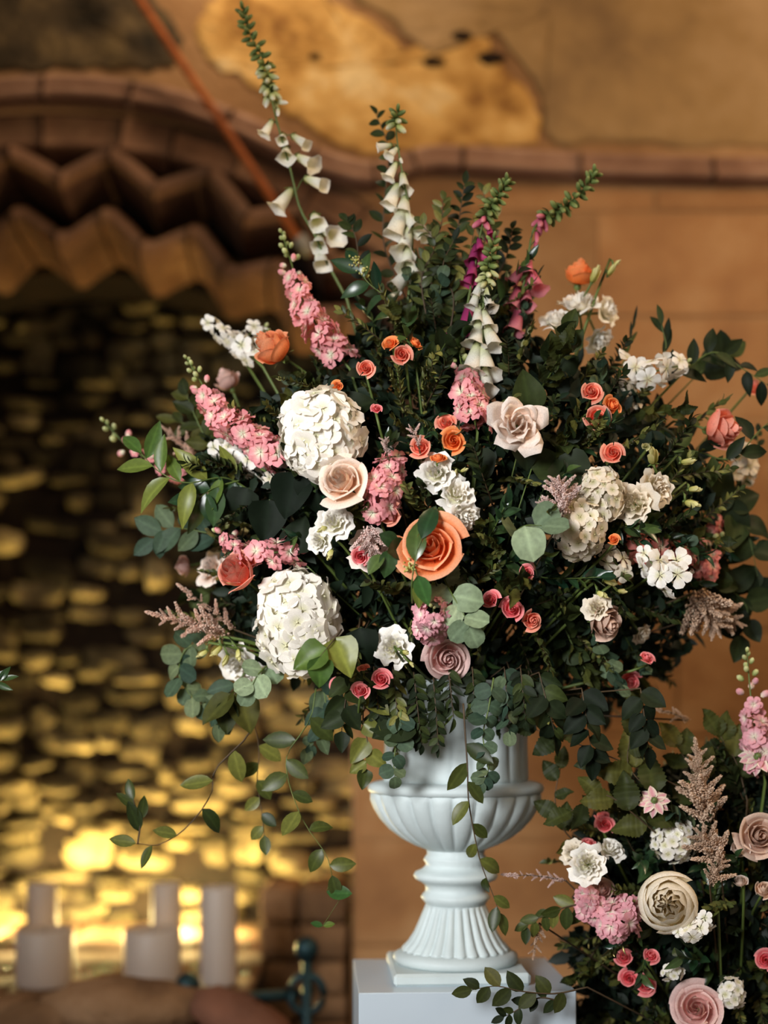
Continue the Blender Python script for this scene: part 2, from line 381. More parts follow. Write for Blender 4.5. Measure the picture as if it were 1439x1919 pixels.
def sprig_local(name, label, cat, length, n, leaf, mat, L, wscale=1, opp=False, ang=0.9, bendv=0.15, stemmat=None, group=None, M=None, pinn=0):
    """sprig growing along +Z from its base"""
    t = thing(name, label, cat, M, group)
    sd = random.uniform(0, 6)
    path = catmull([(0, 0, 0), (bendv*length*0.3*math.cos(sd), bendv*length*.3*math.sin(sd), length*.5), (bendv*length*math.cos(sd), bendv*length*math.sin(sd), length)], 8)
    V, Fc = tube(path, length*0.010+0.0006, 0.0006, 4); obj('stem', mesh_data('stem', V, Fc, stemmat or STEM), t)
    for i in range(n):
        s = 0.12+0.86*(i+0.5)/n
        k = s*7; k0 = min(int(k), 6); p = path[k0].lerp(path[k0+1], k-k0); tg = (path[k0+1]-path[k0]).normalized()
        az = i*2.4+random.uniform(-.4, .4)
        for side in ((0, PI) if opp else (0,)):
            R = frame(tg); rd = R @ Vector((math.cos(az+side), math.sin(az+side), 0))
            if pinn: 
                rd = (R @ Vector((math.cos((i % 2)*PI+side+sd), math.sin((i % 2)*PI+side+sd), 0))+rv(.35)).normalized()
            a_ = ang*random.uniform(.75, 1.2)*(1-0.45*s)
            y = tg*math.cos(a_)+rd*math.sin(a_)
            put_leaf(t, p, y, tg+rv(.5), L*random.uniform(.75, 1.15)*(1-0.25*s), leaf, mat, wscale)
    put_leaf(t, path[-1], (path[-1]-path[-2]), rv(1), L*.7, leaf, mat, wscale)
    return t
def copy_tree(o, M, label=None, group=None):
    c = o.copy(); COL.objects.link(c); c.matrix_basis = M
    if label: c['label'] = label
    if group: c['group'] = group
    for ch in o.children:
        d = ch.copy(); COL.objects.link(d); d.parent = c; d.matrix_basis = ch.matrix_basis.copy()
    return c
# ================================================================ the setting
M_WALL = stone_mat('sandstone', [(0.25, '6A4A30'), (0.45, '8C6844'), (0.6, 'A07C56'), (0.8, 'B4946C')], 1.3, 0.5, rnd=0.0)
M_ASH = stone_mat('ashlar_stone', [(0.3, '7C5638'), (0.5, '9A7048'), (0.7, 'B08A60')], 2.2, 0.4, rnd=0.10)
M_ARCH = stone_mat('arch_stone', [(0.3, '523A2A'), (0.5, '74543E'), (0.7, '987658')], 3.0, 0.4, rnd=0.22)
M_MOULD = stone_mat('moulding_stone', [(0.3, '70503E'), (0.5, '8E6C56'), (0.7, 'AA8870')], 3.0, 0.35, rnd=0.08)
M_RUB = stone_mat('rubble_stone', [(0.3, '2A261C'), (0.5, '6A5E42'), (0.66, 'A09064')], 5.0, 0.6, rnd=0.85)  # dark base and wide per-stone tone put broken light and shade into the colour
M_MORT_SHADE = stone_mat('mortar_and_shade', [(0.3, '140F0A'), (0.7, '241A12')], 6.0, 0.5, rnd=0)  # mortar backing; also colours in the shade between the arch orders
M_PLAS = stone_mat('yellow_plaster', [(0.34, '7A5228'), (0.44, 'AE8244'), (0.56, 'CCA260'), (0.68, 'DCC08C')], 4.5, 0.6, rnd=0.0)
M_GREYP = stone_mat('grey_render', [(0.3, '6E563C'), (0.5, '96784F'), (0.7, 'AE906A')], 1.8, 0.5, rnd=0.0)
M_FLOOR = stone_mat('floor_stone', [(0.3, '4A3828'), (0.7, '6E5640')], 2.0, 0.4, rnd=0.1)
M_PIT = stone_mat('dark_pit', [(0.3, '1A100A'), (0.7, '2A1C10')], 6.0, 0.4, rnd=0)
DW = 5.0; DB = 5.75; S = DW/F
AC = (100, 1310)
def wpt(px, py, dd=0.0):      # point on the main wall plane, dd = how far proud of it
    p = P(px, py, DW); return Vector((p.x, p.y-dd, p.z))
ZF = 0.0
def slab(name, poly, y0, y1, mat, parent=None, kind='structure'):
    """poly of (x,z), extruded from y0 (front) to y1 (back)"""
    n = len(poly); V = [(x, y0, z) for x, z in poly]+[(x, y1, z) for x, z in poly]
    Fc = [tuple(range(n)), tuple(range(2*n-1, n-1, -1))]+[(i, i+n, (i+1) % n+n, (i+1) % n) for i in range(n)]
    me = mesh_data(name, V, Fc, mat, False); o = obj(name, me, parent)
    import bmesh
    b = bmesh.new(); b.from_mesh(me); bmesh.ops.recalc_face_normals(b, faces=b.faces[:]); b.to_mesh(me); b.free()
    if kind and parent is None: o['kind'] = kind
    return o
def strip_wall():
    """main wall above and right of the segmental recess, lumpy front grid"""
    mb = MB(); R = 1098
    xs = list(range(-1500, 2500, 40)); top = -790
    rng = random.Random(3)
    def yb(x):
        if x < 983: return AC[1]-math.sqrt(max(0, R*R-(x-AC[0])**2))
        return 2130
    cols = sorted(set(xs+[983, 983.01, 660]))
    def add(colx, ylo, yhi, ny):
        V = []; Fc = []
        for x in colx:
            for j in range(ny+1):
                y = yhi(x)+(ylo(x)-yhi(x))*j/ny; p = wpt(x, y)
                V.append((p.x, p.y-0.005, p.z))
        for i in range(len(colx)-1):
            for j in range(ny):
                a = i*(ny+1)+j; Fc.append((a, a+1, a+ny+2, a+ny+1))
        mb.add(V, Fc)
    c1 = [x for x in cols if x <= 983]; add(c1, yb, lambda x: top, 14)
    c2 = [x for x in cols if x >= 983]; add(c2, lambda x: 2130, lambda x: top, 20)
    c3 = [660, 740, 820, 900, 983]; add(c3, lambda x: 2130, lambda x: 845, 10)
    # reveal of the opening below the arch
    a, b_, c, d = wpt(660, 845), wpt(660, 2130), None, None
    mb.add([a, b_, b_+Vector((0, .80, 0)), a+Vector((0, .80, 0))], [(0, 1, 2, 3)])
    a2 = wpt(983, 845); mb.add([a, a2, a2+Vector((0, .80, 0)), a+Vector((0, .80, 0))], [(0, 1, 2, 3)])
    o = obj('wall_back', mb.mesh('wall_back', M_WALL, False)); o['kind'] = 'structure'; return o
wall = strip_wall()
fl = box(7, 9, 0.1); o = obj('floor', mesh_data('floor', *fl, M_FLOOR, False), None, TRS((0.3, -1.0, -0.05))); o['kind'] = 'structure'
V, Fc = box(7, 9, 0.1); o = obj('ceiling', mesh_data('ceiling', V, Fc, M_FLOOR, False), None, TRS((0.3, -1.0, 5.5))); o['kind'] = 'structure'  # unseen ceiling, added to block ambient light from above
# grey render field and yellow plaster patch above the moulding, pieces of the wall
def patch(name, pts, proud, mat, inset=0.03, nsub=2, lump=0.006, seed=1):
    """raised irregular plaster field with worn edge: rings shrinking toward the middle"""
    rng = random.Random(seed)
    pl = catmull([Vector((x, y, 0)) for x, y in pts+[pts[0]]], len(pts)*5)[:-1]
    cx = sum(p.x for p in pl)/len(pl); cy = sum(p.y for p in pl)/len(pl); n = len(pl)
    pl = [(p.x+rng.uniform(-6, 6), p.y+rng.uniform(-6, 6)) for p in pl]
    V = []; Fc = []
    rings = [(1.0, -0.012), (0.985, proud), (0.93, proud+.003), (0.7, proud), (0.45, proud+.002), (0.2, proud)]
    for k, (f, d) in enumerate(rings):
        for x, y in pl: V.append(wpt(cx+(x-cx)*f, cy+(y-cy)*f, d+(rng.uniform(-lump, lump) if k > 1 else 0)))
    for k in range(len(rings)-1):
        for i in range(n): Fc.append((k*n+i, k*n+(i+1) % n, (k+1)*n+(i+1) % n, (k+1)*n+i))
    V.append(wpt(cx, cy, proud)); 
    for i in range(n): Fc.append(((len(rings)-1)*n+i, (len(rings)-1)*n+(i+1) % n, len(V)-1))
    return obj(name, mesh_data(name, V, Fc, mat), wall)
patch('plaster_patch', [(395, 0), (362, 55), (388, 118), (450, 150), (520, 205), (600, 255), (690, 292), (780, 288), (900, 278), (1010, 270), (1000, 180), (940, 118), (905, 70), (850, 60), (800, 118), (755, 90), (700, 42), (620, 5), (560, -60), (440, -70)], 0.012, M_PLAS, seed=2)
patch('grey_render', [(600, -40), (710, 30), (765, 78), (805, 105), (850, 45), (915, 55), (960, 110), (1015, 180), (1030, 268), (1200, 276), (1450, 280), (1900, 285), (1900, -500), (900, -500), (500, -300)], 0.016, M_GREYP, seed=3)
patch('grey_render', [(-300, 140), (0, 140), (120, 130), (250, 135), (330, 120), (340, 60), (280, -10), (200, -200), (-300, -300)], 0.015, stone_mat('dark_render', [(0.35, '1E1A12'), (0.5, '4A3C28'), (0.65, '7A6440')], 4.0, 0.6, rnd=0), seed=4)  # darker, more mottled render on the left
def pit(px, py, rx, ry):
    V, Fc = ball(1, 8, 5); rng = random.Random(px)
    V = [(x*rx*S*rng.uniform(.8, 1.2), y*0.010, z*ry*S*rng.uniform(.8, 1.2)) for x, y, z in V]
    obj('hole', mesh_data('hole', V, Fc, M_PIT), wall, TRS(wpt(px, py, 0.018)))
for a in ((865, 72, 24, 9), (813, 119, 24, 8), (920, 113, 26, 12), (590, 110, 12, 5)): pit(*a)
# hood moulding: stones with a rolled profile over a dark hollow
hood = [(-160, 200), (0, 178), (100, 172), (200, 176), (320, 196), (400, 222), (470, 250), (560, 292), (640, 322), (700, 332), (750, 318), (810, 302), (880, 304), (1000, 312), (1150, 318), (1300, 322), (1439, 324), (1900, 326)]
hp = catmull([Vector((x, y, 0)) for x, y in hood], 110)
prof = [(-26, 0.0), (-25, 0.035), (-16, 0.058), (-6, 0.062), (-2, 0.045), (3, 0.045), (6, 0.075), (15, 0.090), (22, 0.078), (26, 0.05), (27, 0.0)]
def mould(i0, i1, k):
    V = []; Fc = []; m = len(prof)
    for i in range(i0, i1+1):
        p = hp[i]; t = (hp[min(i+1, 109)]-hp[max(i-1, 0)]).normalized(); nx, ny = -t.y, t.x
        sh = 3 if i == i0 else (-3 if i == i1 else 0)
        for d, pr in prof: V.append(wpt(p.x+t.x*sh+nx*d, p.y+t.y*sh+ny*d, pr-0.01+k))
    for i in range(i1-i0):
        for j in range(m-1): a = i*m+j; Fc.append((a, a+1, a+m+1, a+m))
    Fc.append(tuple(range(m))); Fc.append(tuple(range((i1-i0)*m, (i1-i0)*m+m))[::-1])
    obj('moulding_stone', mesh_data('moulding_stone', V, Fc, M_MOULD), hoodm)
hoodm = thing('trim_1', None, None); hoodm['kind'] = 'structure'
i = 0; rng = random.Random(5)
while i < 108:
    j = min(109, i+rng.randint(8, 13)); mould(i, j, rng.uniform(0, .006)); i = j
# arch: plain ring, then two chevron orders, stone by stone
def polar(r, th, dd): return wpt(AC[0]+r*math.sin(th), AC[1]-r*math.cos(th), dd)
arch = thing('trim_2', None, None); arch['kind'] = 'structure'
PER = math.radians(10.55); PH = math.radians(6.2)
def zig(th, amp):
    f = ((th-PH)/PER) % 1.0
    return amp*(1-4*min(f, 1-f))          # +amp at the peaks
def arch_stone(t0, t1, profile, amp, n=4, g=0.0018):
    V = []; Fc = []; m = len(profile); rng = random.Random(int(t0*1e4)); k = rng.uniform(-.004, .006)
    for i in range(n+1):
        th = t0+g+(t1-t0-2*g)*i/n
        for r, pr in profile: V.append(polar(r+zig(th, amp)*(1 if amp else 0), th, pr+k))
    for i in range(n):
        for j in range(m-1): a = i*m+j; Fc.append((a, a+1, a+m+1, a+m))
    Fc.append(tuple(range(m))); Fc.append(tuple(range(n*m, n*m+m))[::-1])
    obj('voussoir', mesh_data('voussoir', V, Fc, M_ARCH), arch)
p_plain = [(1116, -0.10), (1101, -0.05), (1096, 0.0), (1048, 0.0), (1046, 0.016), (1034, 0.016), (1030, -0.02), (1020, -0.10)]
p_row1 = [(1030, -0.24), (1024, -0.10), (1018, 0.0), (1000, 0.05), (984, 0.055), (972, 0.02), (964, -0.06), (960, -0.16), (958, -0.26)]
p_row2 = [(932, -0.34), (924, -0.2), (914, -0.06), (896, 0.0), (882, 0.0), (868, -0.05), (859, -0.13), (854, -0.24), (851, -0.36)]
h = PER/2; k0 = -5
th = PH+k0*h
while th < math.radians(60):
    arch_stone(th, th+h, p_row1, 28)
    th += h
th = PH+k0*h-0.012
while th < math.radians(60):
    f = th+0.012; arch_stone(th, th+h, p_row2, 32, g=0.0018); th += h
th = math.radians(-20)
rng = random.Random(9)
while th < math.radians(36):
    w_ = math.radians(rng.uniform(5.2, 8.5)); arch_stone(th, th+w_, p_plain, 0); th += w_
# reveal behind the orders and soffit into the recess, gap shade painted near-black
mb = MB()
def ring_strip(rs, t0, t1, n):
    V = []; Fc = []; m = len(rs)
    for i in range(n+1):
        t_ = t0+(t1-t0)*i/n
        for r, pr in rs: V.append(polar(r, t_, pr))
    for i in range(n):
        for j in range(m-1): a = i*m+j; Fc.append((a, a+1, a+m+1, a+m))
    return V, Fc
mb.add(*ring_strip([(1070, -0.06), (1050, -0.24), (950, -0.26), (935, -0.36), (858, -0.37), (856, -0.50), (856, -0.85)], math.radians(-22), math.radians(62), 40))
obj('arch_soffit', mb.mesh('arch_soffit', M_MORT_SHADE, False), arch)
# recess back wall in rubble
back = slab('wall_recess', [(P(-420, 0, DB).x, -0.02), (P(1010, 0, DB).x, -0.02), (P(1010, 0, DB).x, P(0, 200, DB).z), (P(-420, 0, DB).x, P(0, 200, DB).z)], CY0+DB+0.02, CY0+DB+0.2, M_MORT_SHADE)
left = slab('wall_left', [(-1.75, -0.02), (-1.70, -0.02), (-1.70, 3.4), (-1.75, 3.4)], 1.3, CY0+DB+0.2, M_MORT_SHADE)
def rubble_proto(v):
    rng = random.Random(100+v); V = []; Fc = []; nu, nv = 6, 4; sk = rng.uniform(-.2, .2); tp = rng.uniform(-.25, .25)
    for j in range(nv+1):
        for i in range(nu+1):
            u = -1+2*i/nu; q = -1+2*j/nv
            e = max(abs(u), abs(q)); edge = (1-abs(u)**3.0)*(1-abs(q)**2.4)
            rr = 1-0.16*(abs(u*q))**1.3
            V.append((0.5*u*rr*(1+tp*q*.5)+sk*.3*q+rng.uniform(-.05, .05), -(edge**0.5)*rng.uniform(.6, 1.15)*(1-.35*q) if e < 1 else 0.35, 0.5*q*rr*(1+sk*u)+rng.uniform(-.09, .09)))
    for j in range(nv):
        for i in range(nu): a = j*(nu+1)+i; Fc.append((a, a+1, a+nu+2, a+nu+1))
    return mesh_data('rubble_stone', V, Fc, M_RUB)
RP = [rubble_proto(v) for v in range(12)]
rng = random.Random(21); y = 470; hid = MB(); cnt = 0
while y < 1700:
    hh = rng.uniform(26, 54); x = -75-rng.uniform(0, 60)
    while x < 900:
        ww = rng.uniform(40, 120); k = rng.random()
        if k > 0.15:
            hx = hh*rng.uniform(.75, 1.3); dz = rng.uniform(-11, 11)
            p = P(x+ww/2, y+hh/2+dz, DB); M = Matrix.Translation((p.x, CY0+DB, p.z)) @ Matrix.Rotation(rng.uniform(-.16, .16), 4, 'Y') @ Matrix.Diagonal(((ww-6)*DB/F, rng.choice((.012, .03, .045, .07))*rng.uniform(.7, 1.3), (hx-5)*DB/F, 1))
            r_ = math.hypot(x+ww/2-AC[0], y-AC[1])
            vis = (r_ < 790 or y > 1200) and not (x > 500 and y < 1240) and x < 660
            me = RP[rng.randint(0, 11)]
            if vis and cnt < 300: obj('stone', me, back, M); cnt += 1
            else: hid.add([v.co for v in me.vertices], [tuple(f.vertices) for f in me.polygons], M)
        x += ww
    y += hh
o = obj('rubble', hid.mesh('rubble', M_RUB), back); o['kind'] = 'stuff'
# ashlar blocks of the wall right of the arch
rng = random.Random(31); yy = 358; row = 0
ASHV = [box(1, 1, 1, 0.0) for _ in range(1)]
while yy < 2080:
    hh = 196 if yy > 397 else 42; x = 560-rng.uniform(0, 200)
    while x < 2000:
        ww = rng.uniform(300, 430)
        if yy > 1590 and yy < 1700 and x < 940 < x+ww: ww = 940-x
        x0, x1 = x, x+ww
        inside = False
        for cx_, cy_ in ((x0, yy), (x0, yy+hh)):
            if cy_ < 845 and math.hypot(cx_-AC[0], cy_-AC[1]) < 1112: inside = True
        if yy+hh > 845 and x0 < 662: x0 = 662
        if not inside and x1-x0 > 60:
            bw, bh = (x1-x0-5)*S, (hh-5)*S
            V, Fc = box(bw, 0.05, bh, 0.006); p = wpt((x0+x1)/2, yy+hh/2)
            obj('stone_block', mesh_data('stone_block', V, Fc, M_ASH, False), wall, TRS((p.x, p.y+0.013+rng.uniform(-.003, .003), p.z)))
        x += ww
    yy += hh; row += 1
# hearth ledge of rough stones
ht = 0.634
hl = slab('hearth_ledge', [(-1.69, 0.0), (P(500, 0, DW).x, 0.0), (P(500, 0, DW).x, ht-0.03), (-1.69, ht-0.03)], CY0+4.16, CY0+DB-.07, M_MORT_SHADE, kind=None)
tag(hl, 'low hearth ledge of rough brown stones carrying the candles', 'ledge')
def slabstone(sx, sy, sz, seed, mat=M_ARCH):
    rng = random.Random(seed); V, Fc = box(sx, sy, sz, min(sx, sy, sz)*.1)
    V = [(x+rng.uniform(-.006, .006), y+rng.uniform(-.006, .006), z+(rng.uniform(-.006, .0) if z > 0 else 0)) for x, y, z in V]
    return mesh_data('stone', V, Fc, mat)
M_LED = stone_mat('ledge_stone', [(0.3, '4E3826'), (0.5, '7A5C40'), (0.75, '98785A')], 4.0, 0.6, rnd=0.25)
rng = random.Random(44); x = -1.69
while x < -0.42:
    ww = rng.uniform(.2, .34); ww = min(ww, -0.41-x+0.001)
    if ww > 0.05:
        for yb_, dy in ((4.13, .42), (4.56, .44), (5.01, .66)):
            obj('stone', slabstone(ww-.01, dy-.01, .06, int(x*100)+int(yb_*10), M_LED), hl, TRS((x+ww/2, CY0+yb_+dy/2, ht-.03)))
        for zz in range(3): obj('stone', slabstone(ww-.012, .1, .17, int(x*77)+zz, M_LED), hl, TRS((x+ww/2+(zz % 2)*.0, CY0+4.17, ht-.155-zz*.185)))
    x += ww
# low pier at the right end of the hearth, lit on its left side
pier = thing('stone_pier', 'low blurred brown stone pier right of the tall candle', 'pier')
rng = random.Random(50); zt = P(0, 1655, 5.1).z; zz = zt; xa, xb = P(488, 0, 5.0).x, P(650, 0, 5.0).x
while zz > 0.02:
    hh = min(rng.uniform(.09, .15), zz); xm = xa+(xb-xa)*rng.uniform(.35, .65)
    for u0, u1 in ((xa, xm), (xm, xb)):
        obj('stone', slabstone(u1-u0-.006, .42, hh-.008, int(zz*999)+int(u0*50), M_LED), pier, TRS(((u0+u1)/2, CY0+5.14, zz-hh/2)))
    zz -= hh
# loose stones and wood in front of the candles
def lump(name, label, cat, px, py, D, sx, sy, sz, mat, seed, rot=0):
    V, Fc = ball(1, 12, 8); rng = random.Random(seed)
    V = [(x*sx*rng.uniform(.9, 1.06), y*sy*rng.uniform(.9, 1.06), z*sz*rng.uniform(.85, 1.05)) for x, y, z in V]
    o = obj(name, mesh_data(name, V, Fc, mat), None, TRS(P(px, py, D), Matrix.Rotation(rot, 3, 'Y'))); return tag(o, label, cat)
lump('stone_lump', 'wide rounded brown stone in front of the pair of candles nearer the urn', 'stone', 235, 1886, 4.02, .27, .15, .085, M_LED, 1)
lump('stone_lump', 'reddish stone slab sloping down beside the tall candle base', 'stone', 455, 1915, 3.98, .17, .12, .075, stone_mat('red_stone', [(0.3, '54382A'), (0.7, '7E5440')], 4, .5), 2, 0.45)
lump('stone_lump', 'dark mottled stone at the left frame edge below the candles', 'stone', 70, 1918, 4.0, .16, .13, .075, M_LED, 3, -.2)
# tie rod
M_RUST = stone_mat('rust', [(0.3, '5A2E18'), (0.5, '8A4A24'), (0.7, 'A65E30')], 9, .4, rnd=0)
a, b_ = P(565, 455, 4.80), P(175, -130, 4.86)
V, Fc = tube(catmull([a, b_], 6), 0.0145, 0.0145, 10)
rod = thing('tie_rod', 'rusty orange iron rod slanting across the arch stones', 'rod')
obj('rod', mesh_data('rod', V, Fc, M_RUST), rod)
V, Fc = tube(catmull([P(560, 447, 4.80), P(582, 474, 4.80)], 3), 0.024, 0.02, 10); obj('end_socket', mesh_data('end_socket', V, Fc, plain_mat('grey_iron', '8A8478', .6, 0.3)), rod)['label'] = 'grey end socket'
V, Fc = tube(catmull([P(578, 470, 4.80), P(590, 470, 5.02)], 3), 0.014, 0.018, 8); obj('bracket', mesh_data('bracket', V, Fc, M_RUST), rod)
# firedogs
M_IRON = plain_mat('dark_iron', '1C3438', 0.5, 0.6, noise=.4)
def firedog(px, pt, D, label):
    base = P(px, 0, D); zt_ = P(0, pt, D).z
    t = thing('firedog', label, 'firedog', TRS((base.x, base.y, 0)))
    V, Fc = tube([Vector((0, 0, 0.03)), Vector((0, 0, zt_*.5)), Vector((0, 0, zt_-.03))], .020, .015, 8); obj('post', mesh_data('post', V, Fc, M_IRON), t)
    V, Fc = ball(.036, 12, 8); obj('finial', mesh_data('finial', V, Fc, M_IRON), t, TRS((0, 0, zt_)))
    V, Fc = [], []
    mb = MB(); mb.add(*tube([Vector((.05*math.cos(k*PI/8), 0, zt_-.13+.055*math.sin(k*PI/8))) for k in range(17)], .012, .012, 6)); obj('ring', mb.mesh('ring', M_IRON), t)
    for s in (-1, 1):
        V, Fc = tube(catmull([(0, 0, .16), (s*.08, -.02, .12), (s*.13, -.04, 0.0)], 7), .014, .012, 6); obj('leg', mesh_data('leg', V, Fc, M_IRON), t)
    return t
firedog(575, 1778, 4.12, 'dark blue-green iron firedog with a ball top left of the white pedestal')
firedog(352, 1846, 4.06, 'dark iron firedog below the gap between the candles')
a, b_ = P(352, 1880, 4.08), P(560, 1862, 4.14)
tag(obj('iron_bar', mesh_data('iron_bar', *tube(catmull([a, b_], 4), .018, .018, 6), M_IRON)), 'dark iron bar lying between the two firedogs', 'bar')
# ---------------------------------------------------------------- candles
M_WAX, nt, b, out = newmat('ivory_wax'); b.inputs['Base Color'].default_value = lin('B4AAA0'); b.inputs['Roughness'].default_value = .5
tr = nt.nodes.new('ShaderNodeBsdfTranslucent'); tr.inputs[0].default_value = lin('E8C890'); mx = nt.nodes.new('ShaderNodeMixShader'); mx.inputs[0].default_value = .15
nt.links.new(b.outputs[0], mx.inputs[1]); nt.links.new(tr.outputs[0], mx.inputs[2]); nt.links.new(mx.outputs[0], out.inputs[0])
M_WICK = plain_mat('wick', '2A2018', .9)
def candle(px, wpx, ytop, D, label):
    c = P(px, ytop, D); r = wpx/2*D/F; hgt = c.z-ht
    t = thing('pillar_candle', label, 'candle', TRS((c.x, c.y, ht)))
    V, Fc = lathe([(r*.97, 0), (r, .006), (r, hgt-.006), (r*.96, hgt), (r*.86, hgt-.003), (r*.6, hgt-.012), (r*.05, hgt-.014)], 32); obj('wax', mesh_data('wax', V, Fc, M_WAX), t)
    V, Fc = tube([Vector((0, 0, hgt-.016)), Vector((.001, 0, hgt)), Vector((.004, 0, hgt+.008))], .0016, .0012, 5); obj('wick', mesh_data('wick', V, Fc, M_WICK), t)
candle(84, 108, 1741, 4.40, 'short wide ivory candle nearest the left frame edge')
candle(286, 108, 1741, 4.40, 'short wide ivory candle right of the bright gap')
candle(79, 58, 1655, 4.64, 'slim ivory candle behind the leftmost wide candle')
candle(312, 56, 1655, 4.64, 'slim ivory candle behind the wide candle right of the bright gap')
candle(410, 70, 1662, 4.42, 'tallest ivory pillar candle standing alone on the right')
# ---------------------------------------------------------------- pedestal and urn
M_URN = plain_mat('white_urn', 'C8D4D4', 0.55, noise=0.09, nscale=9, bump=.25)
M_PED = plain_mat('white_pedestal', 'C0CED8', 0.3, noise=.02, spec=.6)
zp = P(0, 1860, 2.99).z
UX = 0.161; rot = Matrix.Rotation(math.radians(3.0), 3, 'Z')
ped = thing('pedestal', 'plain white box pedestal under the urn', 'pedestal', TRS((UX+.005, 0.0, 0), rot))
V, Fc = box(.46, .40, zp-.0, .002); obj('body', mesh_data('body', V, Fc, M_PED, False), ped, TRS((0, -.005, zp/2)))
q = 0.0012
def Z(py): return CZ-(py-HY)*q
urn = thing('urn', 'white fluted stone urn on the white pedestal, holding the big bouquet', 'urn', TRS((UX, 0, zp), rot))
def zl(py): return Z(py)-zp
zb = zl(1802)
V, Fc = box(.295, .295, zb, .006); obj('plinth', mesh_data('plinth', V, Fc, M_URN, False), urn, TRS((0, 0, zb/2)))
V, Fc = lathe([(100*q, zl(1804)), (113*q, zl(1801)), (117*q, zl(1794)), (115*q, zl(1786)), (106*q, zl(1781)), (98*q, zl(1778)), (80*q, zl(1777))], 64); obj('base_ring', mesh_data('base_ring', V, Fc, M_URN), urn)
NF = 26
def flute(depth_, f=None):
    def m(j, a):
        s = abs(math.sin(a*NF/2)); d = depth_*(f[j] if f else 1); return d*(s**0.6-0.7)
    return m
pr = [(100, 1780), (97, 1774), (86, 1762), (76, 1746), (68, 1728), (61, 1710), (57, 1700), (56, 1694)]
V, Fc = lathe([(r*q, zl(y)) for r, y in pr], 208, flute(.11, [.5, 1, 1, 1, 1, 1, .7, 0])); obj('fluted_foot', mesh_data('fluted_foot', V, Fc, M_URN), urn)
pr = [(50, 1698), (56, 1693), (60, 1687), (65, 1681), (62, 1675), (57, 1670), (56, 1664), (58, 1657), (66, 1651), (76, 1646), (79, 1640), (76, 1634), (66, 1630), (58, 1624), (55, 1618), (60, 1611), (57, 1605), (53, 1600), (55, 1592), (50, 1588)]
V, Fc = lathe([(r*q, zl(y)) for r, y in pr], 64); obj('neck', mesh_data('neck', V, Fc, M_URN), urn)
NG = 24
pr = [(48, 1596), (58, 1590), (78, 1582), (100, 1570), (122, 1553), (139, 1534), (151, 1514), (158, 1497), (159, 1487), (154, 1478), (140, 1472)]
def gad(j, a):
    f = [0, .4, .8, 1, 1, 1, 1, .85, .3, 0, 0][j]; return .075*f*(abs(math.cos(a*NG/2))**0.5-.75)
V, Fc = lathe([(r*q, zl(y)) for r, y in pr], 240, gad); obj('bowl', mesh_data('bowl', V, Fc, M_URN), urn)
pr = [(135, 1484), (157, 1486), (163, 1482), (165, 1476), (162, 1469), (152, 1465), (140, 1463), (130, 1462)]
V, Fc = lathe([(r*q, zl(y)) for r, y in pr], 96); obj('rim_band', mesh_data('rim_band', V, Fc, M_URN), urn)
pr = [(134, 1466), (135, 1455), (133, 1430), (132, 1390), (134, 1350), (140, 1320), (150, 1300), (160, 1288), (164, 1284), (163, 1278), (155, 1276), (148, 1280), (128, 1330), (60, 1345)]
def fl2(j, a):
    f = [0, .6, 1, 1, 1, 1, .6, 0, 0, 0, 0, 0, 0, 0][j]; return .035*f*(abs(math.sin(a*11))**0.5-.6)
V, Fc = lathe([(r*q, zl(y)) for r, y in pr], 176, fl2); obj('collar', mesh_data('collar', V, Fc, M_URN), urn)
# container of the second arrangement, below the frame
t = thing('flower_pot', 'plain pot under the second arrangement, below the frame', 'pot', TRS((OB2.x, OB2.y, 0)))
V, Fc = lathe([(.13, 0), (.16, .02), (.19, OB2.z*.9), (.20, OB2.z), (.17, OB2.z), (.16, OB2.z-.05)], 40); obj('body', mesh_data('body', V, Fc, M_URN), t)
# ================================================================ the flowers
# ---- roses: kind, px, py, radius px, facing (right, up, to camera)
rose('rose', 'open', 808, 1022, 66, (-.15, .18, 1), 'peach', 'large open peach-orange rose at the centre front with a dark leaf across it', dD=-.05, squash=1.1)
rose('rose', 'star', 972, 792, 60, (.05, .15, 1), 'cream', 'large cream rose with sharply pointed petals facing the camera', dD=-.03)
rose('rose', 'open', 641, 898, 52, (-.35, .35, 1), 'palepeach', 'pale peach rose tucked under the upper white hydrangea', dD=-.05, squash=1.2)
rose('rose', 'cup', 515, 655, 54, (-.75, .62, .55), 'peach', 'orange-peach rose in side view left of the tall pink stock spike', squash=1.15)
rose('rose', 'cup', 446, 1074, 53, (-.45, .35, .9), 'coral', 'coral pink rose beside the lower white hydrangea, pink stock above it', dD=-.03, squash=1.15)
rose('rose', 'cup', 1347, 806, 52, (.75, -.1, .65), 'coral', 'coral rose in side view at the far right of the bouquet', squash=1.2)
rose('rose', 'cup', 1085, 516, 44, (.1, .9, .35), 'orange', 'orange rose seen from behind at the upper right above white blooms', squash=1.0, D=3.16)
rose('rose', 'open', 838, 1236, 46, (.25, -.15, 1), 'blush', 'dusty blush rose low at the centre below the round pink stock cluster', dD=.0)
rose('rose', 'cup', 1132, 1166, 48, (.4, -.35, .8), 'tan', 'dusty tan rose at the lower right with a white bud on its left', squash=1.1)
rose('rose', 'cup', 428, 716, 33, (-.4, .8, .2), 'dusty', 'blurred dusty pink rose behind the left pink stock spike', D=3.24, squash=1.2)
rose('rose', 'lisi', 393, 1064, 34, (-.6, .3, .7), 'cream', 'blurred pale blush bloom left of the coral pink rose', D=3.14)
rose('rose', 'cup', 402, 935, 36, (-.6, .1, .6), 'cream', 'blurred cream blush rose behind the leafy twig at the left edge', D=3.14)
rose('rose', 'cup', 345, 1062, 26, (-.8, -.1, .5), 'dusty', 'small blurred pale pink rose at the far left edge of the bouquet', D=3.2)
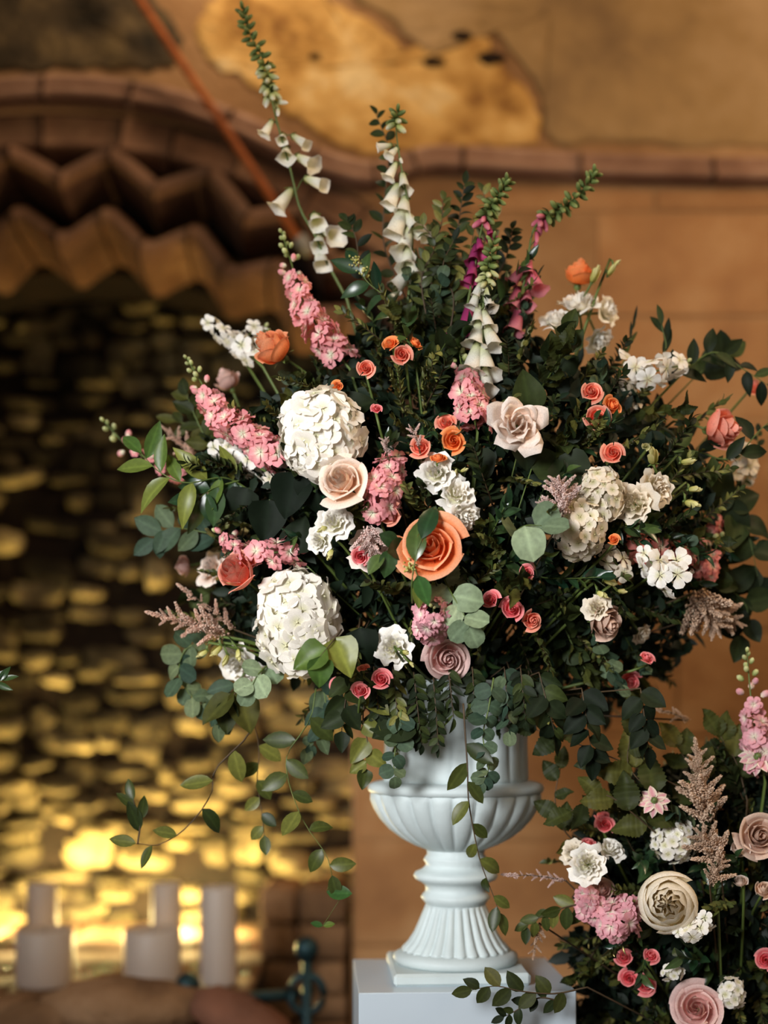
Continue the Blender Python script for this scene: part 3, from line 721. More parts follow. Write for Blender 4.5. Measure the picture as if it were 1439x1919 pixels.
rose('rose', 'lisi', 690, 1028, 40, (-.1, .2, 1), 'cream', 'white bloom behind the pale feathery plume left of the centre rose', D=2.88)
# ---- spray roses
for (px, py, r, f, c, lab) in [
 (685, 689, 20, (0, .1, 1), 'scoral', 'small peach-pink spray rose alone right of the tall pink stock'),
 (731, 642, 20, (-.3, .6, .8), 'orange', 'small orange spray rose partly behind a teal leaf, upper left of a trio'),
 (753, 664, 21, (.1, -.1, 1), 'scoral', 'small coral pink spray rose at the bottom of the upper trio'),
 (779, 641, 18, (.6, .6, .6), 'orange', 'small orange spray rose at the right of the upper trio'),
 (787, 836, 25, (-.2, .2, 1), 'scoral', 'pale coral spray rose at the left of the central group of three'),
 (835, 791, 22, (-.3, .4, 1), 'scoral', 'coral spray rose at the top of the central group of three'),
 (849, 826, 27, (.1, 0, 1), 'orange', 'peach spray rose at the right of the central group of three'),
 (822, 857, 20, (0, .8, .5), 'orange', 'orange spray rose half hidden above the white ruffled bloom'),
 (1109, 733, 23, (0, .2, 1), 'scoral', 'coral spray rose at the top of the right-hand cluster'),
 (1117, 782, 27, (-.2, 0, 1), 'scoral', 'large coral spray rose at the bottom of the right-hand cluster'),
 (1150, 760, 22, (.5, .2, .9), 'orange', 'orange spray rose at the right of the right-hand cluster'),
 (1149, 848, 25, (-.1, .1, 1), 'scoral', 'single coral spray rose below the right-hand cluster'),
 (728, 964, 26, (-.3, -.3, .9), 'scoral', 'coral spray rose peeping out below the central pink stock spike'),
 (675, 1044, 20, (-.1, -.2, 1), 'spink', 'small pink spray rose under the pale feathery plume'),
 (987, 1072, 18, (.1, .2, 1), 'spink', 'small deep pink spray rose alone among twigs right of centre'),
 (918, 1122, 20, (-.4, .3, .8), 'spink', 'deep coral pink spray rose at the left of the lower right row'),
 (960, 1141, 25, (.1, .2, 1), 'spink', 'coral pink spray rose in the middle of the lower right row'),
 (998, 1163, 22, (.3, -.2, .9), 'scoral', 'coral spray rose crossed by green leaves at the right of the row'),
 (633, 1286, 17, (-.2, -.1, 1), 'spink', 'small pink spray rose at the left below the lower hydrangea'),
 (676, 1293, 21, (0, .5, .8), 'spink', 'pink spray rose in the middle of the row above the urn'),
 (714, 1272, 23, (.1, .3, 1), 'spink', 'deeper pink spray rose at the right of the row above the urn'),
 (681, 1250, 13, (-.2, .7, .6), 'scoral', 'tiny coral rosebud above the pink row over the urn'),
 (1213, 1232, 17, (.3, .6, .7), 'spink', 'small red-pink rosebud at the lower right of the big bouquet'),
 (1181, 1277, 22, (-.2, -.5, .8), 'spink', 'ragged coral pink spray rose lowest at the right of the big bouquet'),
 (632, 722, 13, (0, .4, 1), 'orange', 'tiny orange rosebud just above the upper hydrangea'),
 (706, 765, 12, (0, .4, 1), 'spink', 'tiny dull pink rosebud right of the upper hydrangea'),
 (1150, 1010, 13, (0, .4, 1), 'orange', 'tiny orange bud right of the cream hydrangea'),
]: rose('spray_rose', 'spray', px, py, r, f, c, lab, dD=-.075 if py > 1225 else -.012)
rose('spray_rose', 'spray', 1412, 722, 30, (.5, .6, .5), 'scoral', 'blurred coral bloom at the right frame edge above dark leaves', D=3.18)
rose('spray_rose', 'spray', 1210, 836, 1+8, (0, .4, 1), 'green', 'tiny pale bud in dark foliage right of the coral spray rose')
# ---- white ruffled lisianthus
for (px, py, r, f, c, lab, D) in [
 (819, 884, 36, (-.1, .25, 1), 'white', 'white ruffled bloom above the open peach-orange rose', None),
 (857, 925, 36, (.2, .2, 1), 'white', 'white ruffled bloom with folded petals just above the centre rose', None),
 (872, 968, 30, (.35, -.5, .8), 'white', 'lower drooping white ruffled bloom touching the centre rose', None),
 (627, 977, 34, (-.1, .3, 1), 'white', 'white ruffled bloom below the pale peach rose', None),
 (597, 1014, 27, (-.5, -.1, .9), 'white', 'small white bloom left of the ruffled one below the peach rose', None),
 (736, 1214, 38, (-.2, .1, 1), 'white', 'white ruffled bloom low left of centre above the pink row', None),
 (1086, 566, 42, (-.05, .85, .5), 'white', 'white ruffled bloom right under the orange rose at upper right', 3.12),
 (1046, 597, 34, (-.2, .75, .6), 'white', 'white ruffled bloom lower left in the upper right group', 3.1),
 (1140, 582, 32, (.7, .2, .6), 'white', 'white bloom in side view at the right of the upper right group', 3.16),
 (1124, 638, 28, (.4, -.7, .5), 'white', 'drooping blurred white bloom lowest in the upper right group', 3.18),
 (440, 1242, 38, (-.4, -.5, .8), 'white', 'white bloom hanging at the lower left behind yellow-green buds', 3.05),
 (475, 1262, 24, (.1, -.7, .6), 'white', 'small white bloom half hidden behind eucalyptus at lower left', 3.06),
 (1190, 944, 40, (-.3, 0, 1), 'hydcream', 'cream ruffled bloom right of the cream hydrangea', None),
 (1233, 912, 34, (.4, .2, .9), 'hydcream', 'cream ruffled bloom at the end next to yellow buds on the right', None),
 (1118, 1138, 26, (-.3, .2, .9), 'hydcream', 'small cream bloom on the left of the dusty tan rose', None),
 (1205, 1190, 20, (.5, -.5, .6), 'hydcream', 'small dull cream bloom in the dark lower right foliage', 3.06),
]: rose('lisianthus', 'lisi', px, py, r, f, c, lab, cat='flower', D=D)
# yellow-green buds
def bud(px, py, r, f, lab, D=None, a=0, col='yellowbud'):
    rose('flower_bud', 'bud', px, py, r, f, col, lab, cat='bud', D=D, a=a, squash=1.3)
bud(1223, 862, 24, (-.2, .6, .8), 'round pale yellow-green opening bud above the cream ruffled blooms')
bud(1282, 866, 16, (.9, .1, .4), 'small yellow-green bud at the right above the cream blooms')
bud(1296, 918, 15, (.9, .0, .4), 'upper yellow-green bud of a pair right of the cream blooms')
bud(1290, 942, 19, (.8, -.3, .5), 'lower yellow-green bud of a pair right of the cream blooms')
for (px, py, r, f, lab, D) in [
 (1112, 506+16, 20, (.3, .7, .5), 'pale green bud in front of the orange rose at upper right', 3.08), (1142, 512, 15, (.6, .8, .2), 'small green bud right of the orange rose', 3.1), (1152, 497, 10, (.8, .7, .2), 'smallest green bud at the upper right tip', 3.1),
 (410, 1215, 17, (-.6, -.6, .4), 'leftmost yellow-green bud at lower left', 3.0), (425, 1232, 15, (-.3, -.8, .4), 'yellow-green bud pointing down at lower left', 3.0), (384, 1222, 14, (-.8, -.5, .3), 'yellow-green bud tip at lower left beside the plume', 3.0), (447, 1222, 16, (.1, -.8, .5), 'yellow-green bud right of the lower left group', 3.0),
 (1138, 1089, 17, (.7, -.3, .6), 'pale yellow bud above the dusty tan rose', None), (1124, 1112, 15, (.6, -.4, .6), 'yellow bud lower left above the dusty tan rose', None), (1161, 1108, 11, (.9, -.1, .3), 'tiny yellow bud right above the dusty tan rose', None),
 (878, 930, 14, (.8, .3, .5), 'small pale green bud right of the central white blooms', 2.86), (850, 893, 12, (.3, .7, .5), 'small pale bud between the two central white blooms', 2.83), (866, 883, 10, (.8, .3, .5), 'tiny pale bud at the top right of the central white blooms', 2.85),
 (818, 957, 9, (-.4, .2, .9), 'upper tiny round bud above the centre rose', 2.80), (817, 971, 7, (-.4, -.2, .9), 'lower tiny round bud above the centre rose', 2.79),
 (757, 1222, 12, (.5, -.2, .8), 'yellowish bud on the white ruffled bloom low left of centre', 2.84), (769, 1243, 9, (.5, -.6, .6), 'small round yellow bud below the white bloom low left of centre', 2.84),
 (398, 1002, 14, (-.6, .5, .5), 'pale yellow bud at left above the coral pink rose', 3.04),
 (608, 988, 15, (-.6, -.5, .6), 'green-yellow bud between the two white blooms at left centre', 2.86), (620, 1035, 15, (-.3, -.8, .5), 'green-yellow bud under the white bloom at left centre', 2.86)]:
    bud(px, py, r, f, lab, D)
# ---- hydrangeas
def floret4(seed, r_in=0.0):
    rng = random.Random(seed); mb = MB()
    for k in range(4):
        cup = rng.uniform(.1, .35); wv = rng.uniform(0, 6)
        def fn(u, v):
            rho = 0.06+0.94*v*(1-.10*abs(u)**3); a = u*(0.30+.62*math.sin(PI*min(1, .15+.62*v)))*0.92
            z = cup*v*v*0.5+.06*math.sin(6*u+wv)*v*v-0.12*max(0, v-.75)*4*.4
            return (rho*math.sin(a), rho*math.cos(a), z+.01*k)
        V, Fc, pv = grid(fn, 4, 4); mb.add(V, Fc, Matrix.Rotation(k*PI/2+rng.uniform(-.08, .08), 4, 'Z'), pv)
    V, Fc = ball(.09, 6, 4); mb.add(V, Fc, Matrix.Translation((0, 0, .05)), 0.0)
    return mb.mesh('hydrangea_floret', None)
HF = [floret4(s) for s in range(5)]
CORE = ball(1, 14, 9)
def hydrangea(px, py, rx, ry, f, color, label, n=70, fs=.33, dD=0, a=0, name='hydrangea', D=None):
    BLOOM.append((px, py, max(rx, ry), a))
    D = (D or depth(px, py, a))+dD; r = max(rx, ry)*D/F; loc = P(px, py, D)+Vector((0, r*.35, 0)); n_ = Vector((f[0], -f[2], f[1])).normalized()
    t = thing(name, label, 'flower', TRS(loc))
    ax = Vector((rx*D/F, min(rx, ry)*D/F*.85, ry*D/F))
    o = obj('core', mesh_data('core', *CORE, with_core()), t, TRS((0, 0, 0), None, tuple(ax*.72)))
    for i in range(n):
        z = 1-1.45*(i+.5)/n; rr = math.sqrt(max(0, 1-z*z)); az = i*2.39996+random.uniform(-.15, .15)
        d = frame(n_) @ Vector((rr*math.cos(az), rr*math.sin(az), z))
        p = Vector((d.x*ax.x, d.y*ax.y, d.z*ax.z))*random.uniform(.82, .99)
        nn = Vector((d.x/ax.x, d.y/ax.y, d.z/ax.z)).normalized()+rv(.38)
        obj('floret', with_mat(HF[i % 5], PM[color]), t, TRS(p, frame(nn, random.uniform(0, 6)), r*fs*random.uniform(.82, 1.2)))
    head_stem(t, loc, n_, r, a, .004)
_cm = []
def with_core():
    if not _cm: _cm.append(plain_mat('pale_core', 'A8A488', .8))
    return _cm[0]
hydrangea(600, 812, 78, 86, (-.15, .2, 1), 'hyd', 'big white hydrangea head at the upper left of the centre', dD=-.04)
hydrangea(556, 1164, 78, 102, (-.1, -.05, 1), 'hyd', 'big white hydrangea head at the lower left', dD=-.04, n=86, fs=.275)
hydrangea(1130, 925, 42, 52, (.2, .1, 1), 'hydcream', 'upper lobe cream hydrangea right of centre', n=46, fs=.30)
hydrangea(1088, 985, 52, 62, (.1, 0, 1), 'hydcream', 'lower larger cream hydrangea right of centre beside silver leaves', n=52, fs=.27)
# ---- stocks, delphiniums
def stock_floret(seed, n1=5, n2=5, n3=3):
    rng = random.Random(seed); mb = MB()
    for ring, (n, R, lift) in enumerate(((n1, 1.0, .05), (n2, .72, .28), (n3, .4, .5))):
        for k in range(n):
            ph = rng.uniform(0, 6)
            def fn(u, v):
                rho = (.05+.95*v)*R*(1-.16*abs(u)**2.5); an = u*(.10+.62*math.sin(PI*min(1, .1+.6*v)))*(.85 if n > 4 else 1)*(5/n)**.5
                return (rho*math.sin(an), rho*math.cos(an), lift*(v**.6)+.09*math.sin(5*u+ph)*v-0.25*R*max(0, v-.6))
            V, Fc, pv = grid(fn, 4, 3); mb.add(V, Fc, Matrix.Rotation(k*2*PI/n+ring*.6+rng.uniform(-.2, .2), 4, 'Z'), [min(1, p*1.25*(.45+.55*R)) for p in pv])
    V, Fc = lathe([(.03, -.55), (.10, -.5), (.12, -.1), (.03, .02)], 6); 
    return mb.mesh('stock_floret', None)
SF = [stock_floret(s, 6, 5, 0) for s in range(5)]
DF = [stock_floret(s+10, 5, 0, 0) for s in range(3)]
BUD_ME = mesh_data('bud', *lathe([(.02, -.1), (.30, .1), (.42, .5), (.32, .85), (.05, 1.05)], 7), None)
BUD_ME.attributes.new('pv', 'FLOAT', 'POINT').data.foreach_set('value', [min(1, max(0, (v.co.z+.1))) for v in BUD_ME.vertices])
def spike(name, cat, path, label, color, fr, n, start=.35, budc='bud', nb=9, br=5, a=0, thick=.0035, sets=None, wid=.8, tilt=.25, tail=True, D0=None):
    """path: list (px,py,D or None) from tip to base; florets cover from start to the base"""
    sets = sets or SF
    pts = [P(x, y, d if d else depth(x, y, a)) for x, y, d in path]
    D = (pts[0].y-CY0); pr = pts[0]
    BLOOM.extend([(x, y, fr*1.2, a) for x, y, d in path[len(path)//3:]])
    path_ = catmull(pts, 24); O = ORIG[a]
    t = thing(name, label, cat, TRS(pts[-1]))
    loc = lambda p: p-pts[-1]
    full = [loc(p) for p in path_]
    if tail:
        last = full[-1]; e = O-pts[-1]; full += [last+(last-full[-3]).normalized()*.03, last.lerp(e, .6), e]
    V, Fc = tube(full, .0012, thick, 5); obj('stem', mesh_data('stem', V, Fc, STEM), t)
    for i in range(nb):
        s = (i/nb)*start; k = s*23; k0 = int(k); p = path_[k0].lerp(path_[k0+1], k-k0); tg = (path_[k0]-path_[k0+1]).normalized()
        az = i*2.4; R = frame(tg); rd = R @ Vector((math.cos(az), math.sin(az), 0)); b = br*1.55*D/F*(.6+.5*i/nb)
        d = (tg*(1-.5*i/nb)+rd*(.3+.9*i/nb)).normalized()
        q_ = p+rd*b*(.2+1.6*i/nb)
        tb = t
        obj('bud', with_mat(BUD_ME, PM[budc if i < nb*.65 else color]), tb, TRS(loc(q_), frame(d), b*1.5))
    for i in range(n):
        s = start+(1-start)*(i+.5)/n; k = s*23; k0 = min(int(k), 22); p = path_[k0].lerp(path_[k0+1], k-k0); tg = (path_[k0]-path_[k0+1]).normalized()
        az = i*2.39996; R = frame(tg); rd = R @ Vector((math.cos(az), math.sin(az), 0))
        rd = (rd+Vector((0, -.35, 0))).normalized(); sc_ = fr*D/F*(.72+.38*min(1, (i+1)/(n*.5)))*random.uniform(.88, 1.1)
        obj('floret', with_mat(sets[i % len(sets)], PM[color]), t, TRS(loc(p+rd*sc_*wid), frame(rd+tg*tilt+rv(.42), random.uniform(0, 6)), sc_))
    return t
spike('stock_flower', 'flower', [(528, 436, 3.12), (545, 490, 3.1), (566, 560, 3.06), (600, 620, 3.03), (640, 672, 3.02)], 'tall pink stock spike rising between the orange rose and the foxgloves', 'stock', 24, 20, start=.36, nb=14, br=6)
spike('stock_flower', 'flower', [(350, 672, 3.05), (380, 722, 3.03), (410, 775, 3.0), (465, 815, 2.96), (525, 858, 2.95)], 'pink stock spike leaning up and left beside the upper hydrangea', 'stock', 25, 22, start=.34, nb=14, br=6)
spike('stock_flower', 'flower', [(195, 790, 3.2), (235, 832, 3.2), (285, 865, 3.18), (345, 895, 3.15)], 'thin blurred pink stock stem reaching furthest left', 'stock', 13, 9, start=.45, nb=9, br=7)
spike('stock_flower', 'flower', [(408, 978, 3.0), (425, 1010, 2.98), (455, 1040, 2.95), (520, 1035, 2.93), (560, 1030, 2.95)], 'pink stock spike lying across the top of the coral pink rose', 'stock', 21, 17, start=.24, nb=10, br=6)
spike('stock_flower', 'flower', [(858, 645, 3.0), (866, 690, 2.98), (878, 735, 2.93), (890, 790, 2.88)], 'pink stock in the centre under the white foxglove, green buds above it', 'stock', 24, 18, start=.45, nb=10, br=6)
spike('stock_flower', 'flower', [(738, 855, 2.88), (728, 890, 2.84), (715, 925, 2.82), (715, 960, 2.84)], 'pink stock hanging right of the pale peach rose', 'stock', 23, 22, start=.05, nb=3, br=6, wid=1.1)
spike('stock_flower', 'flower', [(812, 1140, 2.80), (813, 1155, 2.84), (814, 1170, 2.9)], 'round pink stock cluster pointing at the camera below the centre rose', 'stockpale', 22, 17, start=.02, nb=3, br=5, wid=1.3)
spike('stock_flower', 'flower', [(1300, 1058, 3.06), (1265, 1040, 3.03), (1215, 1030, 3.0), (1170, 1030, 3.0)], 'salmon stock spike at the right behind the white florets', 'stockcoral', 22, 17, start=.03, nb=3)
spike('stock_flower', 'flower', [(1352, 1005, 3.1), (1340, 1030, 3.09), (1328, 1060, 3.08), (1318, 1085, 3.08)], 'small pink stock with green bud tip at the right edge of the bouquet', 'stockcoral', 17, 9, start=.4, nb=12, br=7)
spike('stock_flower', 'flower', [(1345, 962, 3.16), (1338, 985, 3.15), (1332, 1010, 3.15)], 'blurred coral stock behind dark leaves at the right', 'stockcoral', 15, 7, start=.1, nb=2)
spike('stock_flower', 'flower', [(1400, 1222, 3.02), (1404, 1275, 3.02), (1410, 1335, 3.02), (1420, 1400, 3.02), (1428, 1440, 3.02)], 'pink stock spike standing at the right edge of the lower arrangement', 'stockpale', 22, 13, start=.42, nb=12, br=7, a=1)
spike('stock_flower', 'flower', [(1185, 1692, 2.93), (1165, 1715, 2.94), (1150, 1735, 2.97)], 'dusty pink stock cluster left of the cream peony', 'stockpale', 23, 18, start=.02, nb=3, a=1, wid=1.15)
spike('stock_flower', 'flower', [(1090, 1670, 2.98), (1102, 1690, 2.98), (1115, 1712, 3.0)], 'pale pink stock cluster below the white ruffled bloom of the lower arrangement', 'stockpale', 20, 12, start=.02, nb=2, a=1)
W_ = 'delphinium'
spike(W_, 'flower', [(385, 602, 3.2), (420, 625, 3.18), (455, 650, 3.15), (480, 675, 3.12)], 'blurred white floret spray behind the left orange-peach rose', 'white', 19, 12, start=.05, nb=2, sets=DF)
spike(W_, 'flower', [(500, 618, 3.2), (470, 625, 3.2), (455, 640, 3.18)], 'short blurred white side spray just left of the orange-peach rose', 'white', 16, 5, start=.05, nb=2, sets=DF)
spike(W_, 'flower', [(395, 838, 3.06), (430, 850, 3.05), (470, 868, 3.03), (510, 890, 3.0)], 'white floret spray below the left pink stock spike', 'white', 22, 13, start=.05, nb=2, sets=DF)
spike(W_, 'flower', [(500, 905, 3.0), (520, 880, 3.0), (530, 870, 3.02)], 'small beige-white florets hanging left of the pale peach rose', 'hydcream', 15, 5, start=.05, nb=1, sets=DF)
spike(W_, 'flower', [(1288, 684, 3.06), (1250, 690, 3.05), (1205, 700, 3.04), (1165, 692, 3.05)], 'white floret spray arching over the right-hand cluster of spray roses', 'white', 23, 12, start=.03, nb=2, sets=DF)
spike(W_, 'flower', [(1172, 722, 3.06), (1175, 745, 3.05), (1178, 765, 3.05)], 'blurred white florets hanging right of the coral spray roses', 'hydcream', 19, 5, start=.05, nb=1, sets=DF)
spike(W_, 'flower', [(1140, 1028, 2.95), (1150, 1050, 2.95), (1170, 1075, 2.96)], 'cream florets left of the big white spray at the right', 'hydcream', 20, 6, start=.05, nb=1, sets=DF)
spike(W_, 'flower', [(1205, 1030, 2.94), (1225, 1060, 2.93), (1255, 1085, 2.93), (1270, 1060, 2.95)], 'bright white floret spray in front of the salmon stock at the right', 'white', 24, 12, start=.05, nb=2, sets=DF)
spike(W_, 'flower', [(1395, 835, 3.2), (1400, 865, 3.2), (1385, 900, 3.2)], 'blurred white florets beyond the coral rose at the right edge', 'hydcream', 20, 7, start=.05, nb=2, sets=DF)
# ---- foxgloves
def bell(seed, flare=.16):
    rng = random.Random(seed); seg = 12; V = []; Fc = []; pv = []
    prof = [(.06, 0), (.20, .05), (.26, .2), (.33, .42), (.40, .65), (.43, .82), (.43+flare*.5, .93), (.43+flare*1.6, 1.0)]
    for j, (r, z) in enumerate(prof):
        for k in range(seg):
            a_ = 2*PI*k/seg; lob = 1+(.14*math.cos(4*a_+seed) if j >= 6 else 0)*(j-5)/2; V.append((r*lob*math.cos(a_), r*lob*math.sin(a_)*.86, z+(.09*math.cos(a_) if j > 5 else 0))); pv.append(z)
    for j in range(len(prof)-1):
        for k in range(seg): k2 = (k+1) % seg; Fc.append((j*seg+k, j*seg+k2, (j+1)*seg+k2, (j+1)*seg+k))
    Fc.append(tuple(range(seg-1, -1, -1)))
    return mesh_data('bell', V, Fc, None, True, {'pv': pv})
BELL = [bell(s, f) for s, f in ((0, .16), (1, .22), (2, .1))]
BELLBUD = mesh_data('bell_bud', *lathe([(.05, 0), (.22, .08), (.28, .35), (.27, .65), (.18, .9), (.03, 1.02)], 9), None)
BELLBUD.attributes.new('pv', 'FLOAT', 'POINT').data.foreach_set('value', [max(0, min(1, v.co.z)) for v in BELLBUD.vertices])
def bellcal():
    mb = MB()
    for k in range(5):
        def fn(u, v): return (u*.12*(1-v)**.6, .05+.25*v, .22*v)
        V, Fc, _ = grid(fn, 2, 3); mb.add(V, Fc, Matrix.Rotation(k*2*PI/5, 4, 'Z'))
    return mb.mesh('bell_calyx', CALYX)
BC = bellcal()
def foxglove(path, bells, label, col, budc, nb, budr, dang=(0, -.25, -1), side=1, D=3.1, leafy=0):
    """path: tip to base in the picture plane at depth D; bells: (px,py,length px,dx,dz) bell mouths drawn hanging"""
    pts = [P(x, y, D if len(q_) == 0 else q_[0]) for x, y, *q_ in path]
    path_ = catmull(pts, 30); base = pts[-1]; loc = lambda p: p-base
    t = thing('foxglove', label, 'flower', TRS(base)); O = OB
    full = [loc(p) for p in path_]; e = O-base; full += [full[-1].lerp(e, .5), e]
    V, Fc = tube(full, .0012, .004, 5); obj('stem', mesh_data('stem', V, Fc, STEM), t)
    sb = .0
    for i in range(nb):
        s = i/nb*budr; k = s*29; k0 = min(28, int(k)); p = path_[k0].lerp(path_[k0+1], k-k0); tg = (path_[k0]-path_[k0+1]).normalized()
        az = i*2.39996; R = frame(tg); rd = R @ Vector((math.cos(az), math.sin(az), 0)); u = i/nb
        ln = (16+9*u)*D/F; d = tg*(.9-1.3*u)+rd*1.0+Vector((0, 0, -.7*u))
        o = obj('bud', with_mat(BELLBUD, PM['foxbud' if u < (.62 if col == 'fox' else .86) else budc]), t, TRS(loc(p+rd*.002), frame(d), (ln*.85, ln*.85, ln)))
        if u > .3: put_leaf(t, loc(p), tg*.3+rd, tg, ln*.9, 'lance', 'vine')
    for (px, py, ln, dx, dz, dy) in bells:
        # nearest stem point
        c = P(px, py, D); sp = min(path_, key=lambda p: (p.x-c.x)**2+(p.z-c.z)**2)
        d = Vector((dx, dy, dz)).normalized(); L_ = ln*1.14*D/F; p = c-d*L_*.5; 
        ff = frame(d, random.uniform(-.3, .3))
        g = col if ln > 15 else budc
        B_ = obj('bell' if ln > 20 else 'bud', with_mat(random.choice(BELL) if ln > 20 else BELLBUD, PM[g]), t, TRS(loc(p), ff, (L_*.66, L_*.66, L_*1.05)))
        obj('calyx', BC, B_, B_.matrix_basis.inverted() @ TRS(loc(p), ff, L_*.9))
        V, Fc = tube([loc(sp), loc(sp).lerp(loc(p), .6)+Vector((0, 0, .003)), loc(p)], .0012, .0014, 4); obj('stalk', mesh_data('stalk', V, Fc, STEM), t)
    return t
foxglove([(455, 18), (466, 60), (492, 110), (505, 160), (512, 200), (525, 250), (545, 320), (562, 390), (590, 440), (612, 490), (650, 560)],
 [(501, 192, 20, -.3, -1, -.3), (528, 192, 20, 1, -.2, -.3), (521, 210, 18, 0, -1, -.5), (503, 238, 30, -.5, -1, -.2), (529, 258, 28, .0, -.7, -.8), (560, 262, 32, .9, -.7, -.2), (536, 286, 36, .05, -.8, -.7), (570, 300, 38, .9, -.55, -.3), (588, 340, 38, .9, -.45, -.3), (534, 372, 46, -.55, -.85, -.3), (592, 412, 42, .2, -.6, -.7), (616, 436, 42, .6, -.5, -.7), (598, 452, 40, 0, -.7, -.7), (600, 482, 42, .2, -.8, -.5)],
 'tallest white foxglove leaning left with a green bud tip', 'fox', 'foxgreen', 44, .36, D=3.16)
foxglove([(745, 210), (742, 240), (748, 290), (757, 340), (766, 390), (772, 440), (770, 500), (765, 560)],
 [(722, 274, 26, -1, -.3, -.3), (738, 284, 26, -.6, -.7, -.4), (751, 300, 16, .2, -.6, -.4), (736, 318, 32, -.5, -1, -.2), (756, 340, 36, .1, -1, -.3), (738, 364, 44, -.4, -1, -.3), (757, 385, 42, -.1, -.9, -.5), (748, 412, 58, -.35, -1, -.3), (768, 412, 46, .5, -.8, -.3), (762, 448, 50, -.25, -1, -.2), (783, 436, 34, .8, -.6, -.4), (764, 482, 44, -.1, -1, -.3), (756, 520, 48, -.6, -.8, -.3), (772, 505, 40, .4, -.8, -.4)],
 'white foxglove in the middle left of the dark leafy crest', 'fox', 'foxgreen', 12, .13, D=3.08)
foxglove([(952, 338), (930, 372), (910, 405), (900, 440), (890, 500), (878, 560), (870, 620), (868, 680)],
 [(917, 432, 24, .2, -1, -.2), (899, 460, 30, .1, -1, -.3), (889, 474, 34, -.2, -1, -.2), (885, 505, 36, -.1, -1, -.3), (880, 518, 30, -.4, -1, -.2), (876, 595, 52, -.15, -1, -.25), (848, 628, 46, -.7, -.8, -.2)],
 'plum pink foxglove with arching green tip behind the greenish white one', 'foxplum', 'foxpink', 34, .34, D=3.02)
foxglove([(925, 448), (918, 490), (910, 530), (905, 580), (905, 630), (905, 680), (900, 725)],
 [(897, 540, 28, -.4, -1, -.2), (908, 535, 26, .3, -1, -.2), (890, 560, 30, -.3, -1, -.2), (914, 560, 34, .3, -1, -.2), (896, 590, 40, -.1, -1, -.3), (910, 596, 38, .3, -1, -.2), (893, 622, 46, -.2, -1, -.3), (918, 628, 46, .4, -1, -.3), (889, 668, 54, -.25, -1, -.3), (908, 672, 54, .15, -1, -.3), (884, 700, 50, -.3, -.8, -.6), (910, 708, 46, .1, -1, -.3)],
 'greenish white foxglove standing in front at the centre above the pink stock', 'fox', 'green', 30, .38, D=2.97)
foxglove([(1116, 322), (1095, 352), (1060, 385), (1025, 405), (1000, 430), (990, 480), (980, 540), (965, 600), (955, 660)],
 [(1006, 444, 20, 0, -1, -.2), (1004, 462, 20, 0, -1, -.2), (990, 500, 38, -.1, -1, -.3), (970, 514, 36, -.6, -.9, -.2), (1003, 524, 38, .35, -1, -.2), (986, 552, 40, 0, -1, -.3), (966, 556, 40, -.3, -1, -.3), (968, 598, 46, -.25, -1, -.3)],
 'raspberry pink foxglove with a long green tip arching to the right', 'foxpink', 'foxpink', 40, .45, D=3.06)
# ---- astilbe plumes
def plume_branch(seed):
    rng = random.Random(seed); mb = MB(); tb = tube([Vector((0, 0, 0)), Vector((0, 0, 1))], .02, .01, 4); mb.add(*tb, None, 0)
    V0 = [(1, 0, 0), (-.5, .87, 0), (-.5, -.87, 0), (0, 0, 1.1), (0, 0, -.9)]; F0 = [(0, 1, 3), (1, 2, 3), (2, 0, 3), (1, 0, 4), (2, 1, 4), (0, 2, 4)]
    for i in range(110):
        s = (i+.5)/110; a_ = i*2.4; r = .17*(1-s*.75)*rng.uniform(.3, 1.25); sz = .040*rng.uniform(.6, 1.3)
        mb.add(V0, F0, Matrix.Translation((r*math.cos(a_), r*math.sin(a_), s)) @ Matrix.Rotation(rng.uniform(0, 6), 4, 'Z') @ Matrix.Diagonal((sz, sz, sz*1.4, 1)), rng.uniform(.2, 1))
    return mb.mesh('plume_branch', None)
PB = [plume_branch(s) for s in range(3)]
def astilbe(px, py, tipx, tipy, wid, label, col, n=14, D=None, a=0, Dt=None):
    D = D or depth(px, py, a)-.02; b = P(px, py, D); e = P(tipx, tipy, (Dt or D)-.01); ax = e-b; L_ = ax.length
    t = thing('astilbe', label, 'flower', TRS(b))
    path = catmull([Vector((0, 0, 0)), ax*.5+Vector((0, 0, .004)), ax], 10)
    O = ORIG[a]-b; V, Fc = tube([O, O*.4-ax*.15]+path, .0022, .0008, 4); obj('stem', mesh_data('stem', V, Fc, STEMD), t)
    for i in range(n):
        s = .05+.92*i/n; k = s*9; k0 = min(int(k), 8); p = path[k0].lerp(path[k0+1], k-k0); rd = frame(ax) @ Vector((math.cos(i*2.4), math.sin(i*2.4), 0))
        d = ax.normalized()*.75+rd; ln = wid*D/F*(1-.72*s)*random.uniform(.8, 1.2)
        obj('plume_branch', with_mat(PB[i % 3], PM[col]), t, TRS(p, frame(d), (ln*1.05, ln*1.05, ln)))
    obj('plume_branch', with_mat(PB[0], PM[col]), t, TRS(ax*.85, frame(ax), L_*.3))
astilbe(425, 1190, 292, 1152, 60, 'peach feathery plume pointing left at the lower left edge', 'astpeach', 18, 3.02)
astilbe(440, 1180, 345, 1105, 36, 'thin peach feathery plume just above the longer one at lower left', 'astpeach', 9, 3.04)
astilbe(1055, 965, 1048, 900, 62, 'pale pink feathery plume left of the cream hydrangeas', 'astpink', 16)
astilbe(1030, 960, 1012, 940, 30, 'small pale pink plume tip beside the larger one left of the cream hydrangeas', 'astpink', 7)
astilbe(690, 985, 700, 1050, 52, 'pale feathery plume drooping over the white bloom and pink spray rose', 'astpink', 16, 2.84)
astilbe(1300, 1110, 1345, 1185, 75, 'dusty brown-pink plume at the lower right of the big bouquet', 'astdusty', 22, 3.06)
astilbe(1325, 1150, 1390, 1170, 55, 'blurred dusty plume at the right edge above the pink stock spike', 'astdusty', 14, 3.1)
